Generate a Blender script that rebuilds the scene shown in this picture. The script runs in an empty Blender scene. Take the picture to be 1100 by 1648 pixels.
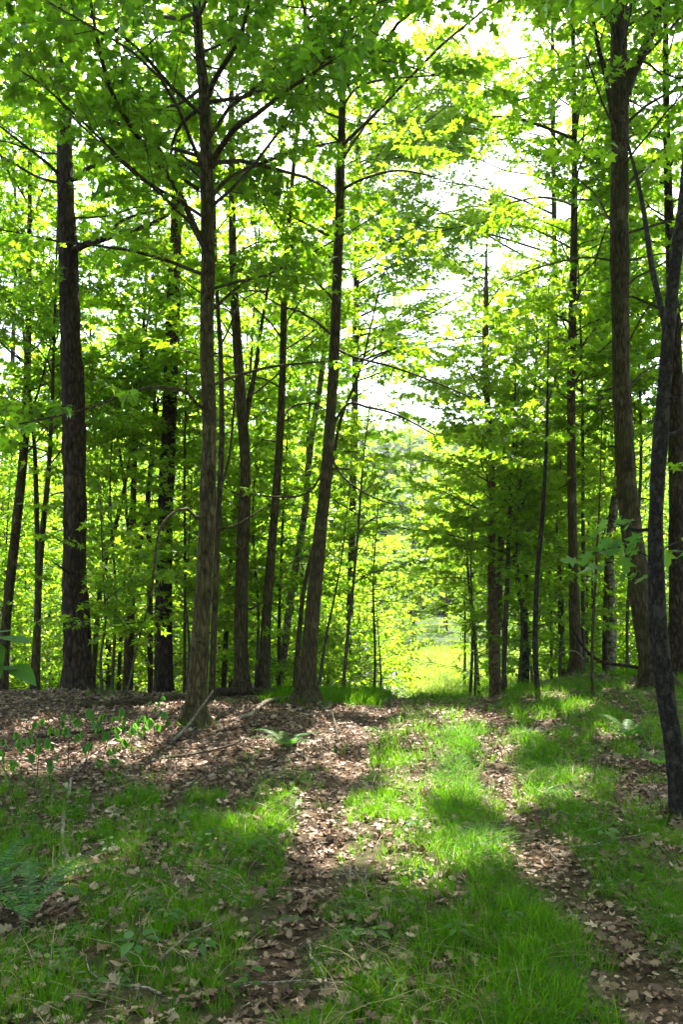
import bpy, math, random
import numpy as np
from mathutils import Vector

R = math.radians
SC = bpy.context.scene
COL = SC.collection
rng = np.random.default_rng(11)
random.seed(11)

# ------------------------------------------------------------------ camera, sky, sun, exposure
F, HOR, EYE = 1400.0, 930.0, 1.6          # focal length in photo pixels, eye level row, eye height
cam = bpy.data.cameras.new('camera')
cam.sensor_fit = 'HORIZONTAL'
cam.sensor_width = 24.0
cam.lens = 24.0 * F / 1100.0
cam.shift_y = (HOR - 824.0) / 1100.0
cam.clip_start, cam.clip_end = 0.05, 3000
co = bpy.data.objects.new('camera', cam)
COL.objects.link(co)
co.location = (0, 0, EYE)
co.rotation_euler = (R(90), 0, 0)
SC.camera = co

SUN_EL, SUN_AZ = R(56), R(8)
w = bpy.data.worlds.new('World')
SC.world = w
w.use_nodes = True
nt = w.node_tree
bg = nt.nodes['Background']
sky = nt.nodes.new('ShaderNodeTexSky')
sky.sky_type = 'NISHITA'
sky.sun_disc = False
sky.sun_elevation = SUN_EL
sky.sun_rotation = SUN_AZ
sky.air_density, sky.dust_density = 1.0, 3.0
nt.links.new(sky.outputs[0], bg.inputs[0])
bg.inputs[1].default_value = 0.10
sl = bpy.data.lights.new('sun', 'SUN')
sl.energy = 5.0
sl.angle = R(0.5)
sl.color = (1.0, 0.93, 0.80)
so = bpy.data.objects.new('sun', sl)
COL.objects.link(so)
SUN = np.array([math.sin(SUN_AZ) * math.cos(SUN_EL), math.cos(SUN_AZ) * math.cos(SUN_EL), math.sin(SUN_EL)])
so.rotation_euler = Vector(SUN).to_track_quat('Z', 'Y').to_euler()
so.location = (0, 0, 40)
vs = SC.view_settings
vs.view_transform = 'Standard'
vs.look = 'None'
vs.gamma = 1
vs.use_curve_mapping = False
vs.exposure = 2.88
cy = SC.cycles
cy.max_bounces = 12
cy.diffuse_bounces = 9
cy.transmission_bounces = 8
cy.glossy_bounces = 2
cy.sample_clamp_indirect = 6
cy.denoising_prefilter = 'NONE'
cy.caustics_reflective = cy.caustics_refractive = False


def P(u, v, d):
    return np.array([(u - 550) / F * d, d, EYE + (HOR - v) / F * d])


# ------------------------------------------------------------------ helpers
def hash2(ix, iy, seed):
    h = (ix * 374761393 + iy * 668265263 + seed * 974711) & 0x7fffffff
    h = ((h ^ (h >> 13)) * 1274126177) & 0x7fffffff
    return ((h ^ (h >> 16)) & 0xffff) / 65535.0


def noise(x, y, seed=0):
    x, y = np.asarray(x, float), np.asarray(y, float)
    ix, iy = np.floor(x).astype(np.int64), np.floor(y).astype(np.int64)
    fx, fy = x - ix, y - iy
    fx, fy = fx * fx * (3 - 2 * fx), fy * fy * (3 - 2 * fy)
    a, b = hash2(ix, iy, seed), hash2(ix + 1, iy, seed)
    c, d = hash2(ix, iy + 1, seed), hash2(ix + 1, iy + 1, seed)
    return (a * (1 - fx) + b * fx) * (1 - fy) + (c * (1 - fx) + d * fx) * fy


def sstep(a, b, x):
    t = np.clip((np.asarray(x, float) - a) / (b - a), 0, 1)
    return t * t * (3 - 2 * t)


RUT_Y = [0, 2, 3.6, 6.2, 10.2, 12.4, 16, 30]
RUT_L = [-.75, -.5, -.27, -.06, .40, .85, 1.5, 3.2]
RUT_R = [1.0, 1.08, 1.16, 1.18, 1.75, 2.2, 2.9, 4.6]


def rut_dist(x, y):
    return np.abs(x - np.interp(y, RUT_Y, RUT_L)), np.abs(x - np.interp(y, RUT_Y, RUT_R))


def ground(x, y):
    x, y = np.asarray(x, float), np.asarray(y, float)
    c = 12.9 + 1.6 * sstep(1.8, 4.5, x)
    t = np.logaddexp(0, (y - c) / .7) * .7
    z = -3.0 * (1 - np.exp(-t / 8.0))
    z = z + .14 * sstep(1.9, 4.0, x) * sstep(4, 11, y)
    z = z + .10 * sstep(-.6, -3.0, x) * sstep(4.5, 9, y) * (1 - sstep(11, 14, y))
    near = 1 - sstep(14, 22, y)
    z = z + near * (.05 * (noise(x * 1.1, y * 1.1, 3) - .5) + .03 * (noise(x * 3.1, y * 3.1, 4) - .5))
    l, r = rut_dist(x, y)
    z = z - near * .05 * (np.exp(-(l / .2) ** 2) + np.exp(-(r / .2) ** 2))
    z = z + 46 * sstep(110, 340, y) + sstep(90, 200, y) * 5 * (noise(x / 40, y / 40, 8) - .4)
    return z


def link(o, parent=None):
    COL.objects.link(o)
    if parent is not None:
        o.parent = parent
    return o


def mk(name, parts, mats, parent=None, base=(0, 0, 0), smooth=True):
    """parts: list of (V, F, mat, var); F may have 3 or 4 columns. ONE mesh object."""
    parts = [p for p in parts if len(p[0]) and len(p[1])]
    V = np.concatenate([p[0] for p in parts]) - np.asarray(base, float)
    loops, starts, mi, var = [], [], [], []
    off, lo = 0, 0
    for v, f, m, a in parts:
        f = np.asarray(f, np.int64)
        k = f.shape[1]
        loops.append((f + off).ravel())
        starts.append(lo + np.arange(len(f)) * k)
        lo += f.size
        mi.append(np.full(len(f), m))
        var.append(np.broadcast_to(np.asarray(a, float), (len(v),)))
        off += len(v)
    loops, starts, mi = np.concatenate(loops), np.concatenate(starts), np.concatenate(mi)
    me = bpy.data.meshes.new(name)
    me.vertices.add(len(V))
    me.vertices.foreach_set('co', V.astype(np.float32).ravel())
    me.loops.add(len(loops))
    me.loops.foreach_set('vertex_index', loops.astype(np.int32))
    me.polygons.add(len(starts))
    me.polygons.foreach_set('loop_start', starts.astype(np.int32))
    me.polygons.foreach_set('material_index', mi.astype(np.int32))
    me.polygons.foreach_set('use_smooth', np.full(len(starts), smooth))
    at = me.attributes.new('var', 'FLOAT', 'POINT')
    at.data.foreach_set('value', np.concatenate(var).astype(np.float32))
    for m in mats:
        me.materials.append(m)
    me.update(calc_edges=True)
    return link(bpy.data.objects.new(name, me), parent)


def thing(name, label, cat, loc, group=None):
    o = bpy.data.objects.new(name, None)
    o.empty_display_size = .2
    o.location = loc
    o['label'] = label
    o['category'] = cat
    if group:
        o['group'] = group
    return link(o)


def tag(o, label, cat, group=None):
    o['label'] = label
    o['category'] = cat
    if group:
        o['group'] = group
    return o


def copy_tree(root, loc, rz, sc=1.0, label=None, group=None, sz=None):
    r = root.copy()
    COL.objects.link(r)
    r.location = loc
    r.rotation_euler = (0, 0, rz)
    r.scale = (sc, sc, sc if sz is None else sz)
    if label:
        r['label'] = label
    if group:
        r['group'] = group
    for ch in list(root.children):
        c = ch.copy()
        COL.objects.link(c)
        c.parent = r
    return r


def unit(a):
    return a / np.maximum(np.linalg.norm(a, axis=-1, keepdims=True), 1e-9)


def resample(pts, step):
    pts = np.asarray(pts, float)
    n = len(pts)
    out = []
    for i in range(n - 1):
        p0, p1, p2, p3 = pts[max(i - 1, 0)], pts[i], pts[i + 1], pts[min(i + 2, n - 1)]
        m = max(1, int(np.linalg.norm((p2 - p1)[:3]) / step))
        for t in np.arange(m) / m:
            out.append(.5 * (2 * p1 + (p2 - p0) * t + (2 * p0 - 5 * p1 + 4 * p2 - p3) * t * t + (3 * p1 - p0 - 3 * p2 + p3) * t ** 3))
    out.append(pts[-1])
    return np.array(out)


def tube(pts, rad, sides=6, rough=0.0, seed=0, freq=9, cap=True):
    """One swept surface along pts (N,3) with radii rad (N,) ."""
    pts = np.asarray(pts, float)
    rad = np.asarray(rad, float)
    n = len(pts)
    T = unit(np.gradient(pts, axis=0))
    a = np.array([1, 0, 0]) if abs(T[0][0]) < .9 else np.array([0, 1, 0])
    N = np.zeros((n, 3))
    N[0] = unit(a - T[0] * a.dot(T[0]))
    for i in range(1, n):
        N[i] = unit(N[i - 1] - T[i] * N[i - 1].dot(T[i]))
    B = np.cross(T, N)
    th = np.arange(sides) * 2 * math.pi / sides
    rr = rad[:, None] * np.ones(sides)[None]
    if rough:
        s = np.concatenate([[0], np.cumsum(np.linalg.norm(np.diff(pts, axis=0), axis=1))])
        A = np.arange(sides) / sides * freq
        g = noise(A[None] + 0 * s[:, None], s[:, None] * 2.2 + 0 * A[None], seed) - .5
        g2 = noise(A[None] * 2.3 + 7, s[:, None] * 7 + 0 * A[None], seed + 1) - .5
        rr = rr * (1 + rough * (g + .7 * g2))
    V = pts[:, None] + rr[..., None] * (np.cos(th)[None, :, None] * N[:, None] + np.sin(th)[None, :, None] * B[:, None])
    V = V.reshape(-1, 3)
    i, j = np.meshgrid(np.arange(n - 1), np.arange(sides), indexing='ij')
    j2 = (j + 1) % sides
    Fq = np.stack([i * sides + j, i * sides + j2, (i + 1) * sides + j2, (i + 1) * sides + j], -1).reshape(-1, 4)
    return V, Fq


# leaf templates: verts (x across, y along, z), triangles
def mirror(half, mid):
    return half, mid


def tmpl_maple():
    half = [(.28, -.04), (.17, .2), (.52, .46), (.17, .5), (.22, .74)]
    V = [(0, 0), (0, .36), (0, 1.0)] + half + [(-x, y) for x, y in half]
    T = []
    for k in (3, 8):
        seq = [0, k, k + 1, k + 2, k + 3, k + 4, 2]
        for a, b in zip(seq[:-1], seq[1:]):
            T.append((1, a, b) if k == 3 else (1, b, a))
    V = np.array(V)
    return np.c_[V, .22 * np.abs(V[:, 0]) - .22 * V[:, 1] ** 2], np.array(T)


def tmpl_mid():
    V = np.array([(0, 0), (.30, .02), (.15, .22), (.5, .46), (.16, .5), (0, 1), (-.16, .5), (-.5, .46), (-.15, .22), (-.30, .02)])
    T = [(0, 1, 2), (2, 3, 4), (0, 2, 4), (0, 4, 5), (0, 5, 6), (0, 6, 8), (8, 6, 7), (0, 8, 9)]
    return np.c_[V, .22 * np.abs(V[:, 0]) - .2 * V[:, 1] ** 2], np.array(T)


def tmpl_far():
    V = np.array([(0, 0), (.45, .35), (0, 1), (-.45, .35)])
    return np.c_[V, .25 * np.abs(V[:, 0]) - .15 * V[:, 1] ** 2], np.array([(0, 1, 2), (0, 2, 3)])


def tmpl_oval():
    half = [(.16, .1), (.27, .35), (.25, .6), (.11, .86)]
    V = [(0, 0), (0, .3), (0, .65), (0, 1.0)] + half + [(-x, y) for x, y in half]
    T = []
    for k in (4, 8):
        t = [(0, k, 1), (1, k, k + 1), (1, k + 1, 2), (2, k + 1, k + 2), (2, k + 2, k + 3), (2, k + 3, 3)]
        T += t if k == 4 else [(a, c, b) for a, b, c in t]
    V = np.array(V)
    return np.c_[V, .25 * np.abs(V[:, 0]) - .25 * V[:, 1] ** 2], np.array(T)


def tmpl_comb(n=9, wid=.34, nw=.05, droop=.1):
    """A flat needle-bearing twig: thin triangles on both sides of a thin midrib."""
    V, T = [(-.012, 0, 0), (.012, 0, 0), (0, 1, -droop)], [(0, 1, 2)]
    for i in range(n):
        y = .06 + .88 * i / (n - 1)
        for s in (-1, 1):
            l = wid * (1 - .55 * y) * (.85 + .3 * ((i * 7 + (s > 0) * 3) % 5) / 5)
            b = len(V)
            V += [(0, y - nw, -droop * y * y), (0, y + nw, -droop * y * y), (s * l, y + .12, -droop * y * y - .03)]
            T.append((b, b + 1, b + 2) if s < 0 else (b + 1, b, b + 2))
    return np.array(V, float), np.array(T)


def tmpl_tuft(n=16):
    """A burst of long pine needles."""
    r = random.Random(5)
    V, T = [], []
    for i in range(n):
        a, e = 2 * math.pi * i / n * 2.6, .15 + .8 * r.random()
        d = np.array([math.cos(a) * math.sin(e), math.cos(e), math.sin(a) * math.sin(e) - .15])
        s = unit(np.cross(d, [r.random() - .5, r.random() - .5, 1])) * .022
        l = .75 + .25 * r.random()
        b = len(V)
        V += [tuple(-s), tuple(s), tuple(d * l)]
        T.append((b, b + 1, b + 2))
    return np.array(V), np.array(T)


TM = {'maple': tmpl_maple(), 'mid': tmpl_mid(), 'far': tmpl_far(), 'oval': tmpl_oval(), 'comb': tmpl_comb(), 'tuft': tmpl_tuft(), 'combfar': tmpl_comb(5, .4, .08)}


def stamp(kind, pos, ydir, zdir, size, var):
    """Copies of a leaf template at pos, tip along ydir, face along zdir."""
    TV, TF = TM[kind]
    n = len(pos)
    Y = unit(ydir)
    Z = unit(zdir - Y * np.sum(Y * zdir, -1, keepdims=True))
    X = np.cross(Y, Z)
    s = np.asarray(size)[:, None, None]
    # each leaf is curled and bent a little differently
    wx = (1 + .25 * (rng.random(n) - .5))[:, None]
    wz = (rng.random(n) * 1.8 - .3)[:, None]
    V = pos[:, None] + s * ((TV[None, :, 0] * wx)[..., None] * X[:, None] + TV[None, :, 1, None] * Y[:, None] + (TV[None, :, 2] * wz)[..., None] * Z[:, None])
    Fc = TF[None] + (np.arange(n) * len(TV))[:, None, None]
    return V.reshape(-1, 3), Fc.reshape(-1, 3), np.repeat(var, len(TV))


# ------------------------------------------------------------------ materials
def newmat(name):
    m = bpy.data.materials.new(name)
    m.use_nodes = True
    t = m.node_tree
    t.nodes.clear()
    return m, t, t.nodes.new('ShaderNodeOutputMaterial')


def ramp(t, fac, stops):
    r = t.nodes.new('ShaderNodeValToRGB')
    cr = r.color_ramp
    while len(cr.elements) < len(stops):
        cr.elements.new(.5)
    for e, (p, c) in zip(cr.elements, stops):
        e.position = p
        e.color = (*c, 1)
    t.links.new(fac, r.inputs[0])
    return r.outputs[0]


def leafmat(name, refl, trans, tmix=.5, gloss=.07, rough=.38):
    m, t, out = newmat(name)
    a = t.nodes.new('ShaderNodeAttribute')
    a.attribute_name = 'var'
    d = t.nodes.new('ShaderNodeBsdfDiffuse')
    tr = t.nodes.new('ShaderNodeBsdfTranslucent')
    g = t.nodes.new('ShaderNodeBsdfGlossy')
    g.inputs['Roughness'].default_value = rough
    g.inputs['Color'].default_value = (.9, .95, 1, 1)
    n = len(refl) - 1
    t.links.new(ramp(t, a.outputs['Fac'], [(i / n, c) for i, c in enumerate(refl)]), d.inputs[0])
    t.links.new(ramp(t, a.outputs['Fac'], [(i / n, c) for i, c in enumerate(trans)]), tr.inputs[0])
    x = t.nodes.new('ShaderNodeMixShader')
    x.inputs[0].default_value = tmix
    t.links.new(d.outputs[0], x.inputs[1])
    t.links.new(tr.outputs[0], x.inputs[2])
    lw = t.nodes.new('ShaderNodeLayerWeight')
    lw.inputs[0].default_value = .12
    mu = t.nodes.new('ShaderNodeMath')
    mu.operation = 'MULTIPLY_ADD'
    t.links.new(lw.outputs['Fresnel'], mu.inputs[0])
    mu.inputs[1].default_value = gloss * 1.2
    mu.inputs[2].default_value = gloss * .22
    y = t.nodes.new('ShaderNodeMixShader')
    t.links.new(mu.outputs[0], y.inputs[0])
    t.links.new(x.outputs[0], y.inputs[1])
    t.links.new(g.outputs[0], y.inputs[2])
    t.links.new(y.outputs[0], out.inputs[0])
    return m


def barkmat(name, dark, mid, light, moss=None, scale=(14, 14, 3), bump=.6, spots=0.0, bands=0.0, warp=.25):
    m, t, out = newmat(name)
    L = t.links.new
    tc = t.nodes.new('ShaderNodeTexCoord')
    mp = t.nodes.new('ShaderNodeMapping')
    mp.inputs['Scale'].default_value = scale
    L(tc.outputs['Object'], mp.inputs[0])
    v = t.nodes.new('ShaderNodeTexVoronoi')
    v.feature = 'DISTANCE_TO_EDGE'
    v.inputs['Scale'].default_value = 1.6
    n0 = t.nodes.new('ShaderNodeTexNoise')
    n0.inputs['Scale'].default_value = 2.2
    n0.inputs['Detail'].default_value = 6
    L(mp.outputs[0], n0.inputs['Vector'])
    mx = t.nodes.new('ShaderNodeMix')
    mx.data_type = 'VECTOR'
    mx.inputs[0].default_value = warp
    L(mp.outputs[0], mx.inputs[4])
    L(n0.outputs['Color'], mx.inputs[5])
    L(mx.outputs[1], v.inputs['Vector'])
    n1 = t.nodes.new('ShaderNodeTexNoise')
    n1.inputs['Scale'].default_value = 3
    n1.inputs['Detail'].default_value = 8
    n1.inputs['Roughness'].default_value = .7
    L(mp.outputs[0], n1.inputs['Vector'])
    ad = t.nodes.new('ShaderNodeMath')
    ad.operation = 'MULTIPLY_ADD'
    L(v.outputs['Distance'], ad.inputs[0])
    ad.inputs[1].default_value = 1.1
    L(n1.outputs['Fac'], ad.inputs[2])
    col = ramp(t, ad.outputs[0], [(.42, dark), (.64, mid), (.92, light)])
    n2 = t.nodes.new('ShaderNodeTexNoise')
    n2.inputs['Scale'].default_value = 2.3
    n2.inputs['Detail'].default_value = 5
    L(tc.outputs['Object'], n2.inputs['Vector'])

    def over(col, fac_out, lo, hi, c, k):
        mr = t.nodes.new('ShaderNodeMapRange')
        mr.inputs[1].default_value, mr.inputs[2].default_value = lo, hi
        mr.inputs[4].default_value = k
        L(fac_out, mr.inputs[0])
        q = t.nodes.new('ShaderNodeMix')
        q.data_type = 'RGBA'
        L(mr.outputs[0], q.inputs[0])
        L(col, q.inputs[6])
        q.inputs[7].default_value = (*c, 1)
        return q.outputs[2]
    n5 = t.nodes.new('ShaderNodeTexNoise')
    n5.inputs['Scale'].default_value = 5.5
    n5.inputs['Detail'].default_value = 7
    n5.inputs['Roughness'].default_value = .65
    L(tc.outputs['Object'], n5.inputs['Vector'])
    col = over(col, n5.outputs['Fac'], .57, .64, tuple(min(1, 1.25 * q + .01) for q in light), .55)
    col = over(col, n5.outputs['Fac'], .44, .36, dark, .6)
    if moss:
        col = over(col, n2.outputs['Fac'], .45, .7, moss, .7)
    if spots:
        n3 = t.nodes.new('ShaderNodeTexNoise')
        n3.inputs['Scale'].default_value = 13
        n3.inputs['Detail'].default_value = 3
        L(tc.outputs['Object'], n3.inputs['Vector'])
        col = over(col, n3.outputs['Fac'], .58, .66, dark, spots)
    if bands:
        m2 = t.nodes.new('ShaderNodeMapping')
        m2.inputs['Scale'].default_value = (3, 3, 22)
        L(tc.outputs['Object'], m2.inputs[0])
        n4 = t.nodes.new('ShaderNodeTexNoise')
        n4.inputs['Scale'].default_value = 1.0
        n4.inputs['Detail'].default_value = 4
        L(m2.outputs[0], n4.inputs['Vector'])
        col = over(col, n4.outputs['Fac'], .55, .64, dark, bands)
    b = t.nodes.new('ShaderNodeBsdfPrincipled')
    b.inputs['Roughness'].default_value = .9
    b.inputs['Specular IOR Level'].default_value = .2
    bp = t.nodes.new('ShaderNodeBump')
    bp.inputs['Strength'].default_value = bump
    bp.inputs['Distance'].default_value = .05
    L(ad.outputs[0], bp.inputs['Height'])
    L(bp.outputs[0], b.inputs['Normal'])
    L(col, b.inputs['Base Color'])
    L(b.outputs[0], out.inputs[0])
    return m


LEAF = leafmat('maple_leaf', [(.032, .078, .005), (.055, .115, .005), (.09, .145, .006)],
               [(.18, .43, .010), (.30, .55, .014), (.48, .66, .022)], .6, .05)
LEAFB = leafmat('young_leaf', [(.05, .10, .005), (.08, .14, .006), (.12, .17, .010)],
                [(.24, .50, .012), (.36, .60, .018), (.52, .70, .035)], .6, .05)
NEEDLE = leafmat('pine_needle', [(.025, .05, .025), (.035, .075, .03), (.06, .10, .035)],
                 [(.05, .10, .03), (.08, .15, .04), (.12, .20, .05)], .35)
HEMLOCK = leafmat('hemlock_needle', [(.03, .07, .015), (.05, .10, .02), (.08, .13, .02)],
                  [(.18, .40, .02), (.27, .50, .03), (.38, .58, .04)], .55, .04)
GRASS = leafmat('grass_blade', [(.018, .06, .003), (.032, .095, .004), (.07, .12, .008)],
                [(.06, .23, .003), (.13, .36, .004), (.30, .46, .015)], .52, .015, .5)
FERN = leafmat('fern_green', [(.018, .06, .012), (.04, .12, .02), (.08, .18, .03)],
               [(.06, .22, .02), (.12, .34, .025), (.2, .45, .04)], .45, .08, .4)
HERB = leafmat('herb_leaf', [(.03, .08, .012), (.045, .11, .015), (.07, .14, .02)],
               [(.08, .27, .015), (.13, .36, .02), (.22, .44, .03)], .5, .05, .45)
LITTER = leafmat('dead_leaf', [(.045, .023, .013), (.175, .103, .066), (.46, .335, .25)],
                 [(.10, .05, .02), (.16, .09, .05), (.22, .15, .09)], .15, .08, .5)
STRAW = leafmat('dry_straw', [(.20, .15, .07), (.34, .27, .14), (.46, .38, .22)], [(.15, .11, .05), (.2, .15, .08), (.25, .2, .1)], .25, .05, .5)
MEADOWG = leafmat('meadow_grass', [(.12, .20, .015), (.18, .26, .02), (.26, .32, .045)],
                  [(.25, .42, .03), (.32, .48, .04), (.42, .52, .08)], .45)
FARLEAF = leafmat('distant_foliage', [(.05, .10, .015), (.08, .15, .02), (.13, .20, .025)],
                  [(.15, .32, .02), (.22, .40, .03), (.32, .48, .04)], .45)
B_MAPLE = barkmat('maple_bark', (.009, .006, .0025), (.056, .038, .015), (.115, .082, .038), (.050, .046, .011), (22, 22, 4), .6, .75)
B_GREY = barkmat('grey_brown_bark', (.008, .005, .0025), (.047, .032, .014), (.10, .072, .036), (.042, .040, .010), (26, 26, 4), .7)
B_PINE = barkmat('pine_bark', (.006, .0035, .002), (.034, .020, .012), (.072, .045, .028), None, (16, 16, 4.5), 1.0)
B_BIRCH = barkmat('birch_bark', (.03, .023, .015), (.135, .112, .075), (.24, .205, .14), None, (8, 8, 8), .2, 0, .9)
B_CHERRY = barkmat('cherry_bark', (.009, .006, .005), (.032, .023, .018), (.070, .055, .046), None, (30, 30, 15), 1.0, warp=.6)
B_TWIG = barkmat('twig_bark', (.02, .016, .01), (.05, .04, .026), (.09, .075, .05), None, (20, 20, 20), .2)
B_RED_SUNLIT = barkmat('reddish_sunlit_bark', (.03, .018, .010), (.13, .078, .042), (.22, .14, .085), None, (22, 22, 5), .7)  # orange-brown bark, its colour brightened for the sun partly on the trunk
B_STICK = barkmat('old_stick_bark', (.04, .03, .02), (.11, .085, .06), (.2, .165, .125), None, (30, 30, 12), .5)
B_DEAD = barkmat('weathered_wood', (.06, .045, .032), (.19, .15, .115), (.36, .30, .25), None, (30, 30, 12), .5)


def ground_mat():
    m, t, out = newmat('forest_floor')
    L = t.links.new
    g = t.nodes.new('ShaderNodeNewGeometry')
    n1 = t.nodes.new('ShaderNodeTexNoise')
    n1.inputs['Scale'].default_value = 22
    n1.inputs['Detail'].default_value = 8
    n1.inputs['Roughness'].default_value = .75
    L(g.outputs['Position'], n1.inputs['Vector'])
    soil = ramp(t, n1.outputs['Fac'], [(.3, (.013, .009, .006)), (.5, (.052, .033, .021)), (.72, (.14, .094, .063))])
    n2 = t.nodes.new('ShaderNodeTexNoise')
    n2.inputs['Scale'].default_value = 9
    n2.inputs['Detail'].default_value = 6
    L(g.outputs['Position'], n2.inputs['Vector'])
    gr = ramp(t, n2.outputs['Fac'], [(.3, (.012, .022, .005)), (.7, (.04, .065, .012))])
    a = t.nodes.new('ShaderNodeAttribute')
    a.attribute_name = 'var'
    q = t.nodes.new('ShaderNodeMix')
    q.data_type = 'RGBA'
    L(a.outputs['Fac'], q.inputs[0])
    L(soil, q.inputs[6])
    L(gr, q.inputs[7])
    b = t.nodes.new('ShaderNodeBsdfPrincipled')
    b.inputs['Roughness'].default_value = .95
    b.inputs['Specular IOR Level'].default_value = .1
    bp = t.nodes.new('ShaderNodeBump')
    bp.inputs['Strength'].default_value = .7
    bp.inputs['Distance'].default_value = .03
    L(n1.outputs['Fac'], bp.inputs['Height'])
    L(bp.outputs[0], b.inputs['Normal'])
    L(q.outputs[2], b.inputs['Base Color'])
    L(b.outputs[0], out.inputs[0])
    return m


def on_ground(u, v):
    d = 8.0
    for _ in range(14):
        d = (EYE - float(ground((u - 550) / F * d, d))) * F / (v - HOR)
    x = (u - 550) / F * d
    return np.array([x, d, float(ground(x, d))])


# ------------------------------------------------------------------ where grass grows (used by ground, grass, litter)
FERN_AT = [(*on_ground(u, v)[:2], rr) for u, v, rr in [(45, 1480, .40), (-12, 1440, .32), (462, 1204, .3), (1010, 1190, .3), (1060, 1235, .2)]]


def grass_density(x, y):
    x, y = np.asarray(x, float), np.asarray(y, float)
    xl, xr = np.interp(y, RUT_Y, RUT_L), np.interp(y, RUT_Y, RUT_R)
    wob = noise(x * 2.2 + 9, y * 2.2, 51) - .5
    wob2 = noise(x * 6 + 5, y * 6, 52) - .5
    l, r = np.abs(x - xl) + .16 * wob + .12 * wob2, np.abs(x - xr) + .34 * wob + .26 * wob2
    n = noise(x * 1.5 + 3, y * 1.1, 21) * .45 + noise(x * 5, y * 4, 22) * .55
    n = .5 + 1.35 * (n - .5)
    mid = (x > xl) & (x < xr)
    left, right = x <= xl, x >= xr
    dm = .50 + 1.35 * (n - .45) + .35 * np.clip((4.6 - y) / 1.5, 0, 1)
    dl = (.80 + 1.3 * (n - .45)) * (1 - sstep(5.2, 7.0, y)) + .25 * sstep(1.1, .3, l) * (1 - sstep(6, 8, y)) + .10 * (n > .55) * (y < 9) + sstep(10.4, 11.4, y) * sstep(-1.0, -.2, x) * .9
    dr = .32 + 1.35 * (n - .45) + .15 * sstep(5, 8, y)
    d = np.where(mid, dm, np.where(left, dl, dr))
    d = d * sstep(.05, .22, l) * np.where(y > 4.6, sstep(-.02, .2, r), sstep(.08, .32, r))
    d = d * np.where(mid & (y > 9), .75, 1)
    for fx, fy, fr in FERN_AT:
        d = d * sstep(.5 * fr, fr, np.hypot(x - fx, y - fy))
    return np.clip(d, 0, 1)


# ------------------------------------------------------------------ ground sheet
ys = np.concatenate([np.arange(-3, 17, .07), 17 + np.cumsum(.09 * 1.05 ** np.arange(118))])
xs0 = np.concatenate([np.arange(0, 5.5, .07), 5.5 + np.cumsum(.09 * 1.07 ** np.arange(82))])
xs = np.concatenate([-xs0[:0:-1], xs0])
gx, gy = np.meshgrid(xs, ys, indexing='ij')
gz = ground(gx, gy)
nx, ny = gx.shape
i, j = np.meshgrid(np.arange(nx - 1), np.arange(ny - 1), indexing='ij')
gf = np.stack([i * ny + j, (i + 1) * ny + j, (i + 1) * ny + j + 1, i * ny + j + 1], -1).reshape(-1, 4)
gvar = np.maximum(np.clip(grass_density(gx, gy) * .55, 0, .6), sstep(16, 24, gy) * sstep(-1, 1, gx - .02 * gy + 1.5 * noise(gx, gy, 9)) * sstep(12, 3, gx - .1 * gy))
gvar = np.maximum(gvar, sstep(30, 40, gy))
gobj = mk('ground', [(np.stack([gx, gy, gz], -1).reshape(-1, 3), gf, 0, gvar.ravel())], [ground_mat()])
gobj['kind'] = 'structure'

# ------------------------------------------------------------------ openings in the canopy
# sky openings seen over the path (directions from the track), the fraction of sprays missing there
GAPS = np.array([(790, 235, 42, 38, .75), (745, 305, 60, 45, .85), (690, 330, 35, 30, .5), (835, 270, 30, 60, .6), (805, 400, 50, 40, .6),
                 (725, 480, 40, 45, .8), (705, 530, 40, 35, .75), (620, 622, 40, 25, .35), (820, 25, 26, 28, .6), (590, 160, 28, 24, .5),
                 (700, 165, 34, 28, .4), (190, 45, 60, 38, .7), (650, 280, 40, 40, .5), (860, 340, 40, 60, .5), (750, 570, 60, 30, .4),
                 (650, 760, 40, 30, .6), (640, 880, 34, 70, .6), (690, 1050, 70, 60, .95), (560, 420, 25, 60, .4), (640, 480, 40, 40, .6), (800, 60, 40, 40, .4)], float)
# patches of ground the sun reaches
SPOTS_PX = [(690, 1275, .30), (770, 1288, .26), (820, 1300, .26), (600, 1295, .2), (540, 1330, .2), (640, 1300, .2), (555, 1240, .25),
            (530, 1385, .16), (60, 1160, .3), (150, 1212, .4), (230, 1180, .35), (40, 1235, .35), (300, 1225, .3), (460, 1200, .35),
            (560, 1180, .45), (600, 1145, .5), (830, 1190, .25), (935, 1140, .25), (700, 1215, .25), (1010, 1180, .22), (112, 1425, .12),
            (150, 1395, .12), (250, 1255, .16), (400, 1330, .14), (540, 1105, .6), (640, 1120, .6), (270, 1140, .35), (390, 1140, .35),
            (650, 1180, .3), (740, 1150, .3), (880, 1120, .3), (1000, 1110, .3), (540, 1590, .1), (690, 1420, .12), (760, 1250, .2), (350, 1165, .25)]
_r = random.Random(3)
SPOTS_PX += [(_r.uniform(330, 960), _r.uniform(1140, 1400), .06) for _ in range(44)]
SPOTS = []
for u, v, r in SPOTS_PX:
    d = 8.0
    for _ in range(12):
        d = (EYE - float(ground((u - 550) / F * d, d))) * F / (v - HOR)
    SPOTS.append((*P(u, v, d), r))
SPOTS = np.array(SPOTS)
CLEAR = []      # trunks that stand free of foliage: (depth, v array, u array, half width px, probability)


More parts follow.
